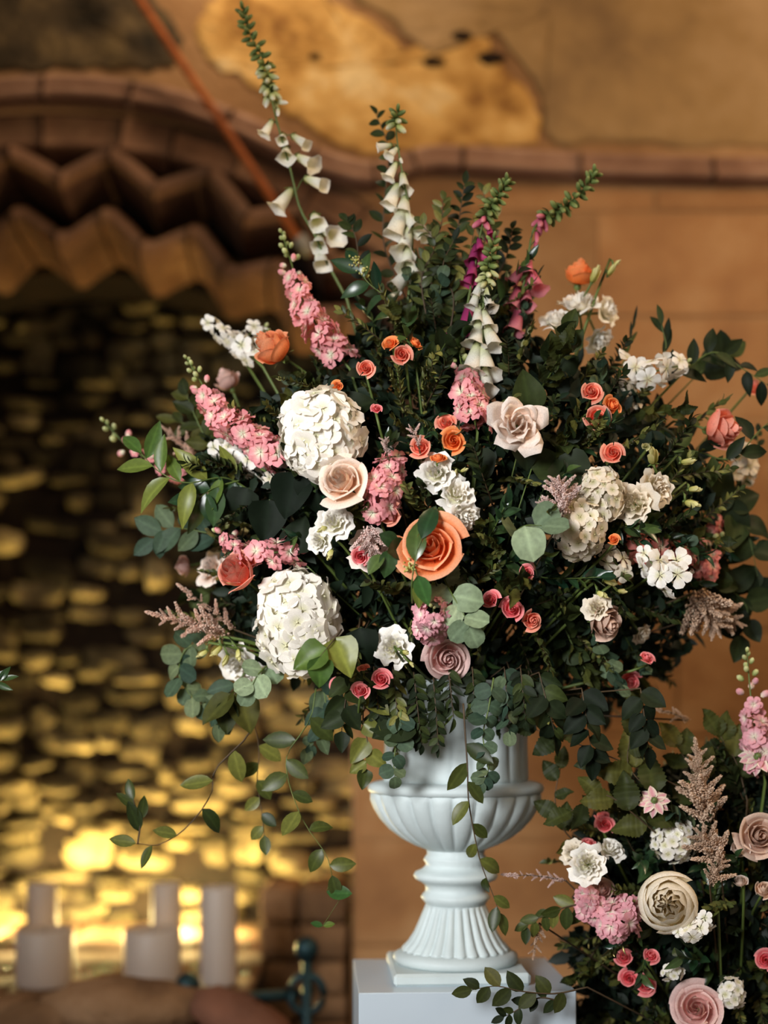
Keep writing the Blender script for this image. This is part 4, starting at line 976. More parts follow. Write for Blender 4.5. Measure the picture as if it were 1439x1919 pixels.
astilbe(785, 835, 768, 800, 30, 'tiny pale plume left of the central group of three roses', 'astpink', 6)
astilbe(725, 850, 722, 822, 26, 'tiny pale plume above the central pink stock', 'astpink', 6)
astilbe(370, 860, 310, 805, 42, 'blurred peach plume behind the leafy twig at the left', 'astpeach', 10, 3.16)
astilbe(1325, 1555, 1305, 1405, 72, 'tall dusty plume above the lower arrangement', 'astdusty', 26, 2.98, 1)
astilbe(1350, 1620, 1310, 1560, 66, 'dusty plume behind the lacy white cluster of the lower arrangement', 'astdusty', 18, 2.95, 1)
astilbe(1330, 1660, 1352, 1610, 44, 'tan plume just above the cream peony', 'astdusty', 12, 2.92, 1)
astilbe(1290, 1350, 1230, 1320+10, 30, 'thin sparse dusty plume hanging under the big bouquet at right', 'astdusty', 7, 3.1)
astilbe(1010, 1730, 1000, 1790, 34, 'thin dusty plume drooping at the left edge of the lower arrangement', 'astdusty', 8, 3.0, 1)
astilbe(1060, 1650, 955, 1640, 22, 'wispy pale stem reaching left over the urn side from the lower arrangement', 'astpink', 14, 3.0, 1)
# ---- lower arrangement blooms
rose('peony', 'peony', 1252, 1693, 68, (-.25, .1, 1), 'peony', 'large cream peony of the lower arrangement', cat='flower', a=1, dD=-.06, squash=1.1)
rose('rose', 'open', 1305, 1890, 56, (-.35, .35, 1), 'blush', 'dusty pink rose at the bottom of the frame', a=1, dD=-.04)
rose('rose', 'open', 1424, 1568, 48, (.1, .2, 1), 'tan', 'dusty cream rose at the right edge of the lower arrangement', a=1, dD=-.02)
rose('rose', 'cup', 1128, 1668, 32, (.1, .4, .8), 'dusty', 'pale pink rose half hidden left of the cream peony', a=1)
rose('lisianthus', 'lisi', 1102, 1620, 37, (-.1, .15, 1), 'white', 'bright white ruffled bloom at the left of the lower arrangement', cat='flower', a=1, D=2.94)
rose('lisianthus', 'lisi', 1072, 1596, 24, (-.5, .4, .7), 'hydcream', 'cream bloom behind the bright white one of the lower arrangement', cat='flower', a=1, D=2.99)
rose('lisianthus', 'lisi', 1146, 1590, 26, (.3, .6, .6), 'white', 'greyish white bloom right of the bright white one', cat='flower', a=1, D=3.0)
for (px, py, r, f, c, lab) in [
 (1342, 1580, 24, (-.1, .8, .5), 'cream', 'cream rosebud upright beside the lacy white cluster'), (1388, 1592, 26, (-.2, .7, .7), 'cream', 'cream rosebud directly left of the dusty cream rose'),
 (1388, 1652, 19, (-.3, .8, .5), 'cream', 'small cream rosebud right of the peony'), (1432, 1668, 25, (0, .6, .8), 'palepeach', 'cream rosebud cut by the right frame edge'),
 ]: rose('rosebud', 'cup', px, py, r, f, c, lab, cat='rose', a=1)
for (px, py, r, f, c, lab) in [
 (1170, 1793, 20, (-.2, .6, .8), 'spink', 'pink spray rose upper left of four below the peony'), (1221, 1790, 18, (.1, .5, .8), 'spink', 'pink spray rose upper right of four below the peony'),
 (1178, 1834, 20, (-.2, .1, 1), 'spink', 'pink spray rose lower left of four below the peony'), (1211, 1845, 24, (.1, .1, 1), 'spink', 'pink spray rose lower right of four below the peony'),
 (1134, 1545, 20, (-.1, .3, 1), 'spink', 'deep pink spray rose under a ribbed leaf, lower arrangement'), (1130, 1528, 16, (0, .8, .5), 'spink', 'deep pink rosebud above the one under the ribbed leaf'), (1103, 1578, 16, (-.1, .8, .5), 'spink', 'deep pink rosebud just above the bright white bloom'),
 (1434, 1800, 22, (-.3, .1, .9), 'spink', 'red-pink bloom cut by the right frame edge')]: rose('spray_rose', 'spray', px, py, r, f, c, lab, a=1)
hydrangea(1268, 1580, 48, 40, (-.2, .5, .8), 'white', 'lacy white viburnum cluster above the peony', n=40, fs=.26, a=1, name='viburnum', D=2.98)
hydrangea(1372, 1862, 24, 30, (.1, .3, .9), 'white', 'small white floret cluster right of the bottom dusty rose', n=18, fs=.42, a=1, name='viburnum', D=2.96)
hydrangea(1262, 1825, 22, 14, (-.1, .5, .8), 'white', 'tiny white floret cluster above the bottom dusty rose', n=10, fs=.4, a=1, name='viburnum', D=2.96)
spike(W_, 'flower', [(1268, 1745, 2.88), (1295, 1748, 2.87), (1325, 1725, 2.88)], 'fringe of narrow white florets hanging from the lower right of the peony', 'white', 15, 12, start=.02, nb=2, sets=DF, a=1)
def nigella(px, py, r, D, label):
    t = thing('nigella', label, 'flower', TRS(P(px, py, D), frame((0, -.9, .5)))); R_ = r*D/F
    for k in range(11):
        put_leaf(t, Vector((0, 0, .002*(k % 2))), (math.cos(k*.5712), math.sin(k*.5712), .12), (0, 0, 1), R_, 'oval', 'vine').data = with_mat(LEAF[('oval', k % 3)], PM['stockpale'])
    V, Fc = ball(R_*.22, 8, 5); obj('seed_pod', mesh_data('seed_pod', V, Fc, CALYX), t, TRS((0, 0, R_*.15)))
    for k in range(9): V, Fc = tube([Vector((0, 0, 0)), Vector((math.cos(k*.7)*R_*.2, math.sin(k*.7)*R_*.2, R_*.45))], .0008, .0005, 4); obj('stamen', mesh_data('stamen', V, Fc, STEMD), t)
    head_stem(t, P(px, py, D), (0, -.9, .5), R_, 1, .0018)
nigella(1225, 1502, 32, 2.96, 'pale mauve star-shaped bloom with a dark middle above the lower arrangement')
nigella(1418, 1420, 36, 3.0, 'pale mauve star-shaped bloom at the right edge beneath the pink stock spike')
# ================================================================ foliage: individual sprigs
def leafy(name, label, cat, path, n, leaf, mat, Lpx, wscale=1, a=0, ang=.9, face=(0, -1, .3), tail=False, s0=.1, stem=None, thick=.0022, opp=False, lab_group=None, jit=.45, droop=0):
    pts = [P(x, y, d if d else depth(x, y, a)) for x, y, d in path]
    base = pts[0]; t = thing(name, label, cat, TRS(base), lab_group); pp = [p-base for p in catmull(pts, 20)]
    full = ([ORIG[a]-base]+pp) if tail else pp
    V, Fc = tube(full, thick, .0008, 5); obj('stem', mesh_data('stem', V, Fc, stem or STEM), t)
    D = pts[-1].y-CY0
    for i in range(n):
        s = s0+(1-s0)*(i+.3)/n; k = s*19; k0 = min(int(k), 18); p = pp[k0].lerp(pp[k0+1], k-k0); tg = (pp[k0+1]-pp[k0]).normalized()
        view = Vector((0, -1, 0)); sd = tg.cross(view); sd = sd.normalized() if sd.length > .1 else Vector((1, 0, 0))
        for sgn in ((1, -1) if opp else ((1,) if i % 2 else (-1,))):
            a_ = ang*random.uniform(.7, 1.25); y = tg*math.cos(a_)+sd*sgn*math.sin(a_)+Vector((0, random.uniform(-.4, .3), -droop))
            put_leaf(t, p, y, Vector(face)+rv(jit), Lpx*D/F*random.uniform(.8, 1.15)*(1-.25*s), leaf, mat, wscale)
    put_leaf(t, pp[-1], pp[-1]-pp[-2]+Vector((0, 0, -droop*.5)), Vector(face)+rv(jit), Lpx*D/F*.75, leaf, mat, wscale)
    return t
# hanging vines
V_ = 'trailing_vine'
leafy(V_, 'longest trailing vine curling to the far lower left over the lit stones', 'vine', [(480, 1300, 3.05), (470, 1370, 3.02), (405, 1440, 3.0), (395, 1490, 3.0), (350, 1550, 3.0), (300, 1582, 3.0), (255, 1580, 3.0)], 5, 'oval', 'vine', 66, .9, s0=.2, ang=1.1, stem=STEMD, droop=.0)
leafy(V_, 'short upright shoot rising from the end of the longest vine', 'vine', [(258, 1582, 3.0), (262, 1540, 3.0), (250, 1500, 3.0)], 3, 'oval', 'vine', 60, .8, s0=.2, ang=.5, stem=STEMD)
leafy(V_, 'trailing vine hanging left of the urn with pairs of oval leaves', 'vine', [(592, 1290, 2.98), (580, 1350, 2.97), (540, 1410, 2.96), (538, 1450, 2.96), (552, 1500, 2.96), (575, 1550, 2.95), (610, 1600, 2.95), (622, 1640, 2.95)], 9, 'oval', 'vine', 62, 1.0, s0=.1, ang=1.15, stem=STEM, thick=.0014)
leafy(V_, 'thin vine hanging between the long vine and the urn vine', 'vine', [(470, 1330, 3.06), (485, 1400, 3.06), (482, 1460, 3.06), (490, 1520, 3.06), (495, 1565, 3.06)], 6, 'oval', 'vine', 50, 1.1, s0=.2, ang=.8, stem=STEMD, thick=.0012)
leafy(V_, 'thin vine hanging down the front of the urn', 'vine', [(868, 1318, 2.92), (872, 1380, 2.92), (876, 1440, 2.92), (878, 1500, 2.92), (890, 1570, 2.93), (902, 1620, 2.94), (925, 1680, 2.95), (935, 1710, 2.95)], 10, 'oval', 'vine', 62, .9, s0=.15, ang=.7, stem=STEMD, thick=.0022)
leafy(V_, 'short vine beside the urn with ragged heart-shaped leaves', 'vine', [(692, 1290, 2.95), (680, 1340, 2.95), (690, 1400, 2.95), (685, 1440, 2.95)], 6, 'heart', 'vine', 56, .9, s0=.05, ang=1.0, stem=STEMD)
tt = thing('leaf', 'single yellow-green leaf floating at the end of the urn-side vine', 'leaf', TRS(P(612, 1672, 2.95)))
put_leaf(tt, Vector((0, 0, 0)), (1, 0, -.1), (0, -1, .6), .052, 'oval', 'bright', 1.2); V, Fc = tube([P(622, 1640, 2.95)-P(612, 1672, 2.95), Vector((0, 0, 0))], .0008, .0008, 4); obj('stalk', mesh_data('stalk', V, Fc, STEM), tt)
tt = thing('leaf', 'lowest tiny pair of leaves below the urn-side vine', 'leaf', TRS(P(605, 1735, 2.96)))
for dx in (-1, 1): put_leaf(tt, Vector((0, 0, 0)), (dx, 0, .2), (0, -1, .6), .026, 'oval', 'bright', 1.0)
V, Fc = tube([P(640, 1680, 2.95)-P(605, 1735, 2.96), Vector((0, 0, 0))], .0005, .0005, 4); obj('stalk', mesh_data('stalk', V, Fc, STEM), tt)
leafy('heart_leaf_sprig', 'large bright olive heart-shaped leaves under the lower hydrangea', 'foliage', [(640, 1180, 2.86), (625, 1200, 2.80), (600, 1230, 2.78)], 2, 'heart', 'bright', 84, 1.0, s0=.3, ang=1.0, jit=.2, droop=.7, stem=STEMD)
leafy('heart_leaf_sprig', 'big dark folded leaf hanging at lower left below the white blooms', 'foliage', [(450, 1270, 3.02), (440, 1300, 3.0), (425, 1310, 3.0)], 3, 'broad', 'beech', 90, .9, s0=.2, ang=.7, droop=.6, stem=STEMD)
# leafy twigs at the left edge
leafy('ruscus_branch', 'bright green pointed leaves fanning out at the left edge of the bouquet', 'foliage', [(470, 920, 3.0), (420, 895, 2.98), (350, 905, 2.95), (300, 885, 2.95), (265, 850, 2.97)], 10, 'lance', 'bright', 94, 1.1, s0=.05, ang=.95, jit=.5)
leafy('ruscus_branch', 'downward glossy leaves below the bright green twig at the left', 'foliage', [(450, 900, 2.99), (400, 915, 2.97), (370, 935, 2.96)], 6, 'lance', 'gloss', 95, 1.4, s0=.05, ang=1.3, jit=.5, droop=.5)
leafy('leafy_twig', 'dull olive leaves standing up left of the left pink stock', 'foliage', [(400, 850, 3.14), (370, 790, 3.14), (350, 740, 3.15)], 7, 'broad', 'beech', 55, .8, s0=.1, ang=.8)
leafy('leafy_twig', 'dark bluish leaves at the left edge level with the coral pink rose', 'foliage', [(430, 1010, 3.08), (370, 995, 3.08), (320, 990, 3.1), (290, 1010, 3.1)], 9, 'oval', 'euca', 68, 1.1, s0=.1, ang=1.0)
leafy('leafy_twig', 'blurred olive twig behind the pink stock at the far left', 'foliage', [(420, 800, 3.2), (380, 800, 3.2), (330, 790, 3.22)], 6, 'oval', 'beech', 55, .9, s0=.1)
# eucalyptus
leafy('eucalyptus_branch', 'big pale silver round leaves left of the cream hydrangeas', 'foliage', [(960, 1000, 2.92), (985, 985, 2.80), (1015, 985, 2.78)], 3, 'round', 'silver', 74, 1.0, s0=.1, ang=1.1, jit=.35, face=(0, -1, .4))
leafy('eucalyptus_branch', 'silver-green round leaves right of the round pink stock cluster', 'foliage', [(830, 1080, 2.90), (845, 1110, 2.82), (868, 1150, 2.80), (880, 1175, 2.80)], 6, 'round', 'silver', 60, 1.0, s0=.0, ang=1.0, jit=.4)
leafy('eucalyptus_branch', 'grey eucalyptus chain hanging over the urn collar right of the thin vine', 'foliage', [(925, 1270, 2.92), (915, 1330, 2.92), (905, 1380, 2.92), (915, 1440, 2.92), (905, 1465, 2.92)], 8, 'round', 'euca', 36, 1.0, s0=.05, ang=1.1, opp=True, jit=.6)
leafy('eucalyptus_branch', 'grey eucalyptus tip hanging over the left of the urn collar', 'foliage', [(752, 1330, 2.93), (745, 1380, 2.93), (738, 1425, 2.93), (740, 1455, 2.93)], 4, 'round', 'euca', 36, 1.0, s0=.05, ang=1.1, opp=True, jit=.6)
leafy('eucalyptus_branch', 'silver-green round leaves below the lower left white bloom', 'foliage', [(510, 1240, 3.0), (485, 1262, 2.96), (470, 1290, 2.95)], 4, 'round', 'silver', 52, 1.0, s0=.05, ang=1.0, jit=.5)
leafy('eucalyptus_branch', 'dark round eucalyptus leaves hanging at the lower left edge', 'foliage', [(400, 1200, 3.08), (350, 1215, 3.08), (335, 1260, 3.08), (355, 1300, 3.08), (390, 1330, 3.08)], 8, 'round', 'euca', 46, .9, s0=.05, ang=1.0, opp=True, jit=.5)
leafy('eucalyptus_branch', 'dark blue-green leaves drooping below the lower left blooms', 'foliage', [(460, 1260, 3.05), (420, 1310, 3.05), (410, 1350, 3.06)], 7, 'oval', 'euca', 60, 1.0, s0=.05, ang=1.0, droop=.5)
leafy('eucalyptus_branch', 'blue-green leaves hanging left of the urn below the hydrangea', 'foliage', [(600, 1260, 3.0), (610, 1320, 3.0), (600, 1370, 3.0), (575, 1400, 3.02)], 9, 'broad', 'euca', 52, .9, s0=.05, ang=1.0, droop=.4)
# crest twigs
for path, n, L_, m, lab in [
 ([(760, 560, 3.16), (720, 460, 3.16), (722, 360, 3.16), (728, 280, 3.17), (705, 215, 3.18)], 22, 36, 'dark', 'dark leafy twig standing behind the middle white foxglove'),
 ([(820, 560, 3.1), (850, 470, 3.1), (862, 400, 3.1), (870, 345, 3.1)], 22, 34, 'dark', 'small-leaved twig at the very top of the dark leafy crest'),
 ([(840, 560, 3.12), (900, 470, 3.12), (920, 410, 3.12), (905, 360, 3.12)], 18, 32, 'small', 'small-leaved twig behind the arching foxglove tip'),
 ([(830, 580, 3.08), (800, 500, 3.08), (825, 430, 3.08), (830, 375, 3.08)], 20, 34, 'small', 'small-leaved twig left of the crest top'),
 ([(860, 600, 3.12), (930, 520, 3.12), (955, 460, 3.12), (960, 430, 3.12)], 16, 32, 'dark', 'small-leaved twig between the two pink foxgloves'),
 ([(790, 600, 3.06), (690, 530, 3.07), (665, 440, 3.08), (650, 415, 3.08)], 14, 36, 'dark', 'dark twig leaning left beside the middle white foxglove'),
 ([(800, 600, 3.05), (790, 520, 3.05), (815, 460, 3.05), (790, 420, 3.05)], 20, 34, 'small', 'small-leaved twig directly right of the middle white foxglove'),
 ([(840, 640, 3.04), (850, 560, 3.03), (830, 500, 3.02), (850, 450, 3.02)], 22, 34, 'dark', 'dense dark twig in the middle of the crest'),
 ([(870, 640, 3.06), (830, 580, 3.04), (870, 520, 3.04), (890, 420, 3.06)], 22, 34, 'small', 'dense twig right of the crest middle')]:
    leafy('leafy_twig', lab, 'foliage', path, n, 'oval', m, L_, .95, s0=.1, ang=.9, jit=.7, tail=True, stem=STEMD)
leafy('ruscus_branch', 'glossy teal pointed leaves with a beaded yellow-green tip at upper centre', 'foliage', [(780, 690, 2.96), (755, 610, 2.98), (725, 560, 3.0), (690, 530, 3.0), (670, 500, 3.0)], 9, 'lance', 'gloss', 66, 1.3, s0=.1, ang=.9, tail=True)
def bead_tip(px, py, D, R_, label, n=46):
    t = thing('bud_cluster', label, 'flower', TRS(P(px, py, D))); mb = MB(); V0, F0 = ball(1, 5, 3)
    for i in range(n):
        v = rv(1); v.normalize(); v *= random.uniform(.2, 1)*R_*D/F; mb.add(V0, F0, Matrix.Translation(v) @ Matrix.Diagonal((.0024,)*3+(1,)), random.random())
    o = obj('beads', mb.mesh('beads', PM['yellowbud']), t); o['kind'] = 'stuff'
    V, Fc = tube([Vector((0, 0, 0)), P(px+22, py+38, D+.03)-P(px, py, D)], .001, .0014, 4); obj('stalk', mesh_data('stalk', V, Fc, STEM), t)
bead_tip(664, 492, 3.0, 16, 'yellow-green beaded bud cluster at upper centre left')
bead_tip(683, 508, 3.0, 12, 'smaller beaded bud cluster just below the upper one')
bead_tip(770, 1060, 2.78, 17, 'yellow-green beaded bud cluster in front of the centre rose')
leafy('ruscus_branch', 'long dark pointed leaf crossing the centre rose', 'foliage', [(772, 1130, 2.82), (772, 1090, 2.77), (780, 1040, 2.76), (790, 1010, 2.76)], 1, 'lance', 'gloss', 110, 1.3, s0=.4, ang=.15, jit=.1)
leafy('ruscus_branch', 'green lance leaf hanging below the centre rose', 'foliage', [(775, 1060, 2.79), (785, 1085, 2.78)], 1, 'lance', 'bright', 78, 1.3, s0=.6, ang=.1, jit=.1, droop=.4)
leafy('ruscus_branch', 'dark oval leaves left of the centre rose', 'foliage', [(780, 1030, 2.84), (745, 1020, 2.80), (720, 1040, 2.79)], 3, 'oval', 'gloss', 66, 1.2, s0=.1, ang=.6)
for (px, py, L_, dx, dz, lab) in [(905, 870, 66, .3, -1, 'round dark leaf below the pointed cream rose'), (1075, 895, 100, .5, -.6, 'very large dark green leaf above the cream hydrangeas'), (1035, 870, 80, .9, .2, 'large teal-tinged leaf between the pointed rose and the large dark leaf'), (545, 930, 96, -.2, -1, 'large dark leaf under the upper hydrangea'), (590, 925, 90, .1, -1, 'dark leaf left of the pale peach rose'), (670, 760, 80, .7, .3, 'dull green leaf right of the upper hydrangea'), (985, 735, 80, -.2, .9, 'mid green leaf standing above the pointed cream rose'), (985, 850, 70, .2, -1, 'green leaf below the pointed cream rose'), (500, 980, 90, -.1, -1, 'dark leaf above the pink stock lying on the coral rose'), (450, 950, 80, -.4, -.9, 'dark glossy leaf at left above the coral rose'), (560, 1000, 80, .2, .9, 'dark leaf behind the small white blooms'), (680, 1215, 80, .1, -1, 'dark leaf right of the olive heart-shaped leaves'), (735, 1365, 90, -.7, -.3, 'broad dark leaf over the left of the urn collar'), (775, 1370, 80, .3, -.7, 'broad green leaf over the middle of the urn collar'), (710, 1350, 76, -.9, .2, 'dark leaf at the left rim of the urn')]:
    b = P(px, py, depth(px, py, 0)+(.05 if py < 1200 else 0)); t = thing('large_leaf', lab, 'leaf', TRS(b)); L2 = L_*2.9/F
    put_leaf(t, Vector((0, 0, 0))-Vector((dx, 0, dz)).normalized()*L2*.5, (dx, -.15, dz), (random.uniform(-.3, .3), -1, .35), L2, 'heart' if L_ > 75 else 'broad', ('deep' if px < 700 else 'dark') if 'dark' in lab else 'dark', 1.05)
    e = OB-b; s_ = -Vector((dx, 0, dz)).normalized()*L2*.5; V, Fc = tube([s_, s_.lerp(e, .5), e], .0015, .002, 4); obj('stalk', mesh_data('stalk', V, Fc, STEM), t)
# right edge twigs
leafy('smilax_branch', 'dark shiny leafy branch arching out to the right frame edge', 'foliage', [(1180, 830, 3.05), (1240, 860-12, 3.04), (1300, 850-5, 3.03), (1370, 865-5, 3.02), (1430, 800, 3.02), (1480, 770, 3.02)], 12, 'lance', 'dark', 66, 1.3, s0=.1, ang=.9, tail=True, thick=.003)
leafy('smilax_branch', 'dark branch curving above the coral rose at the right', 'foliage', [(1220, 760, 3.1), (1290, 690, 3.1), (1340, 660, 3.1), (1390, 690, 3.1), (1436, 720, 3.1)], 12, 'lance', 'dark', 60, 1.3, s0=.1, ang=.9, tail=True, thick=.003)
leafy('leafy_twig', 'blurred rounded leaves above the right side of the bouquet', 'foliage', [(1250, 760, 3.2), (1310, 700, 3.2), (1360, 665, 3.2)], 5, 'broad', 'dark', 62, 1.1, s0=.4, ang=.9)
leafy('leafy_twig', 'single narrow dark leaves standing up between the upper right blooms and the white spray', 'foliage', [(1190, 700, 3.1), (1245, 660, 3.1), (1240, 610, 3.1)], 3, 'lance', 'dark', 62, .8, s0=.4, ang=.3)
leafy('leafy_twig', 'dark upright twig against the wall right of the upper right white blooms', 'foliage', [(1150, 720, 3.16), (1175, 660, 3.16), (1185, 610, 3.16)], 4, 'lance', 'dark', 50, .5, s0=.4, ang=.2)
leafy('leafy_twig', 'big dark blurred leaves at the right frame edge below mid height', 'foliage', [(1300, 960, 3.16), (1360, 950, 3.16), (1400, 1000, 3.16), (1420, 1080, 3.16)], 8, 'heart', 'dark', 90, 1.0, s0=.1, ang=1.0, tail=True)
leafy('leafy_twig', 'dark leaves at the right edge beside the small pink stock', 'foliage', [(1300, 1090, 3.16), (1360, 1100, 3.16), (1400, 1140, 3.16), (1390, 1190, 3.16)], 8, 'broad', 'dark', 74, 1.0, s0=.1, ang=1.0, tail=True)
leafy('leafy_twig', 'sparse thin twig with tiny leaves at the right edge beyond the coral rose', 'foliage', [(1300, 940, 3.2), (1380, 920, 3.2), (1415, 860, 3.2), (1420, 810, 3.2)], 14, 'oval', 'dark', 26, 1.0, s0=.1, tail=True)
# beech branch of the lower arrangement
for path, n, L_, lab in [
 ([(1330, 1500, 3.02), (1230, 1455, 3.0), (1160, 1425, 2.98), (1085, 1395, 2.97), (1035, 1378, 2.97), (1005, 1368, 2.97)], 6, 80, 'long branch of ribbed olive leaves reaching left towards the urn'),
 ([(1300, 1560, 3.0), (1240, 1500, 2.98), (1180, 1440, 2.98), (1180, 1380, 2.98)], 4, 80, 'ribbed olive leaves standing up under the big bouquet'),
 ([(1340, 1520, 3.04), (1300, 1450, 3.04), (1270, 1400, 3.04)], 4, 80, 'ribbed leaves left of the tall dusty plume'),
 ([(1250, 1580, 3.0), (1180, 1520, 2.96), (1130, 1490, 2.96), (1070, 1520, 2.96)], 5, 76, 'ribbed olive leaves around the deep pink spray rose'),
 ([(1400, 1500, 3.06), (1380, 1430, 3.06), (1350, 1380, 3.06)], 6, 84, 'dark ribbed leaves behind the pink stock spike at the right edge'),
 ([(1110, 1600, 3.05), (1060, 1560, 3.04), (1040, 1500, 3.04), (1050, 1440, 3.05)], 5, 56, 'olive leaves at the upper left edge of the lower arrangement')]:
    leafy('beech_branch', lab, 'foliage', path, n, 'beech', 'beech', L_, 1.05, a=1, s0=.12, ang=.9, jit=.4, stem=STEMD, tail=True)
leafy('leafy_twig', 'dark twig reaching left over the front of the pedestal', 'foliage', [(1100, 1850, 2.93), (1040, 1862, 2.92), (980, 1858, 2.90), (930, 1848, 2.9), (885, 1855, 2.9)], 8, 'oval', 'beech', 52, 1.1, a=1, s0=.15, ang=.8, stem=STEMD, tail=True)
leafy('leafy_twig', 'small dark leaves hanging below the twig over the pedestal front', 'foliage', [(1060, 1880, 2.93), (1010, 1870, 2.92), (965, 1895, 2.92), (945, 1905, 2.92)], 8, 'oval', 'dark', 36, 1.0, a=1, s0=.1, ang=.9, stem=STEMD)
leafy('leafy_twig', 'light twig with drooping leaves left of the lower arrangement, beside the urn foot', 'foliage', [(1110, 1690, 2.99), (1060, 1700, 2.98), (1020, 1715, 2.98), (985, 1735, 2.98)], 10, 'oval', 'vine', 46, 1.0, a=1, s0=.1, ang=1.2, droop=.8, stem=STEMD)
leafy('leafy_twig', 'stray green leaves entering at the left frame edge', 'foliage', [(-60, 1290, 2.9), (-30, 1285, 2.9), (5, 1275, 2.9)], 5, 'lance', 'gloss', 42, 1.1, s0=.4, ang=.7)
for (x0, y0, x1, y1, lf, mt, n, L_, lab) in [
 (700, 1250, 712, 1350, 'oval', 'dark', 16, 34, 'small-leaved twig hanging at the left rim of the urn'), (735, 1250, 750, 1385, 'oval', 'small', 20, 32, 'small-leaved twig hanging second from the left rim of the urn'),
 (775, 1260, 790, 1395, 'oval', 'dark', 22, 30, 'long dark twig hanging left of the middle of the urn collar'), (812, 1270, 822, 1400, 'oval', 'dark', 20, 28, 'dark twig with tiny leaves ending on the white urn collar'),
 (840, 1250, 850, 1345, 'lance', 'dark', 12, 46, 'pointed-leaved twig hanging over the middle of the urn collar'), (885, 1250, 890, 1335, 'oval', 'dark', 16, 32, 'short dark twig right of the thin urn vine'),
 (945, 1250, 955, 1370, 'round', 'euca', 9, 40, 'eucalyptus sprig hanging at the right of the urn collar'), (975, 1250, 985, 1350, 'oval', 'dark', 18, 34, 'dark twig hanging at the right rim of the urn'),
 (1010, 1260, 1040, 1375, 'broad', 'dark', 9, 56, 'broad dark leaves hanging just right of the urn'), (1090, 1290, 1110, 1420, 'broad', 'deep', 9, 60, 'broad dark leaves hanging lowest under the right half of the bouquet'),
 (1200, 1290, 1215, 1400, 'broad', 'deep', 8, 56, 'broad dark leaves hanging above the tall dusty plume'), (655, 1250, 640, 1370, 'heart', 'dark', 7, 54, 'dark heart-shaped leaves hanging just left of the urn')]:
    leafy('leafy_twig', lab, 'foliage', [(x0, y0, 2.95), ((x0+x1)/2, (y0+y1)/2, 2.93), (x1, y1, 2.94)], n, lf, mt, L_, .95, s0=.02, ang=1.0, jit=.7, stem=STEMD, thick=.0016, tail=True, droop=.3)
# ---- filler sprigs, made once per kind and copied
def inside(x, y, poly):
    c = False; n = len(poly)
    for i in range(n):
        x1, y1 = poly[i]; x2, y2 = poly[i-1]
        if (y1 > y) != (y2 > y) and x < (x2-x1)*(y-y1)/(y2-y1)+x1: c = not c
    return c
POLY = [(400, 860), (370, 950), (400, 1050), (400, 1130), (380, 1200), (430, 1260), (520, 1290), (620, 1300), (680, 1360), (760, 1390), (850, 1335), (950, 1370), (1060, 1340), (1160, 1370), (1250, 1310), (1310, 1250), (1360, 1150), (1370, 1050), (1370, 950), (1350, 870), (1290, 760), (1200, 700), (1110, 660), (1020, 620), (980, 540), (910, 460), (860, 440), (790, 480), (740, 560), (680, 590), (640, 640), (560, 700), (470, 740), (420, 800)]
POLY2 = [(1085, 1560), (1130, 1500), (1200, 1450), (1270, 1430), (1330, 1400), (1439, 1380), (1520, 1400), (1520, 1990), (1040, 1990), (1090, 1870), (1060, 1800), (1090, 1720), (1080, 1640)]
KIN = [('small-leaved olive twig', 'leafy_twig', dict(length=.15, n=26, leaf='oval', mat='small', L=.028, wscale=.9, pinn=1, stemmat=STEMD)),
       ('small-leaved dark twig', 'leafy_twig', dict(length=.14, n=24, leaf='oval', mat='dark', L=.030, wscale=.95, pinn=1, stemmat=STEMD)),
       ('pointed glossy-leaved branch', 'ruscus_branch', dict(length=.17, n=14, leaf='lance', mat='gloss', L=.055, wscale=1.15)),
       ('broad dark-leaved branch', 'lemon_leaf_branch', dict(length=.16, n=8, leaf='broad', mat='dark', L=.075)),
       ('grey-green eucalyptus sprig', 'eucalyptus_branch', dict(length=.17, n=8, leaf='round', mat='euca', L=.038, opp=True)),
       ('olive broad-leaved spray', 'leafy_twig', dict(length=.15, n=9, leaf='beech', mat='beech', L=.06))]
MARK = [(808, 1022, 'the peach-orange centre rose'), (972, 792, 'the pointed cream rose'), (641, 898, 'the pale peach rose'), (515, 655, 'the left orange-peach rose'), (446, 1074, 'the coral pink rose'),
 (1347, 806, 'the far right coral rose'), (1085, 516, 'the upper right orange rose'), (838, 1236, 'the dusty blush rose'), (1132, 1166, 'the dusty tan rose'), (600, 812, 'the upper white hydrangea'),
 (556, 1164, 'the lower white hydrangea'), (1130, 925, 'the cream hydrangea'), (590, 600, 'the tall pink stock'), (455, 810, 'the left pink stock'), (880, 760, 'the stock under the green-white foxglove'),
 (715, 910, 'the hanging pink stock'), (812, 1152, 'the round pink stock cluster'), (900, 600, 'the green-white foxglove'), (760, 420, 'the middle white foxglove'), (985, 520, 'the raspberry foxglove'),
 (755, 655, 'the upper spray rose trio'), (830, 820, 'the central spray rose trio'), (1125, 765, 'the right spray rose cluster'), (1149, 848, 'the single coral spray rose'), (987, 1072, 'the lone deep pink spray rose'),
 (958, 1140, 'the lower right spray rose row'), (680, 1285, 'the pink row over the urn'), (627, 990, 'the white blooms at left centre'), (736, 1214, 'the white bloom low left'), (1245, 1070, 'the bright white floret spray'),
 (1220, 690, 'the arching white floret spray'), (1225, 900, 'the cream ruffled pair'), (1000, 985, 'the silver eucalyptus leaves'), (866, 1140, 'the silver-green round leaves'), (1330, 1145, 'the brown-pink plume'),
 (1195, 1255, 'the lowest red-pink buds'), (340, 890, 'the bright green left twig'), (440, 1240, 'the hanging lower left white bloom'), (860, 440, 'the top of the leafy crest'), (685, 689, 'the lone peach spray rose'), (1060, 590, 'the upper right white blooms')]
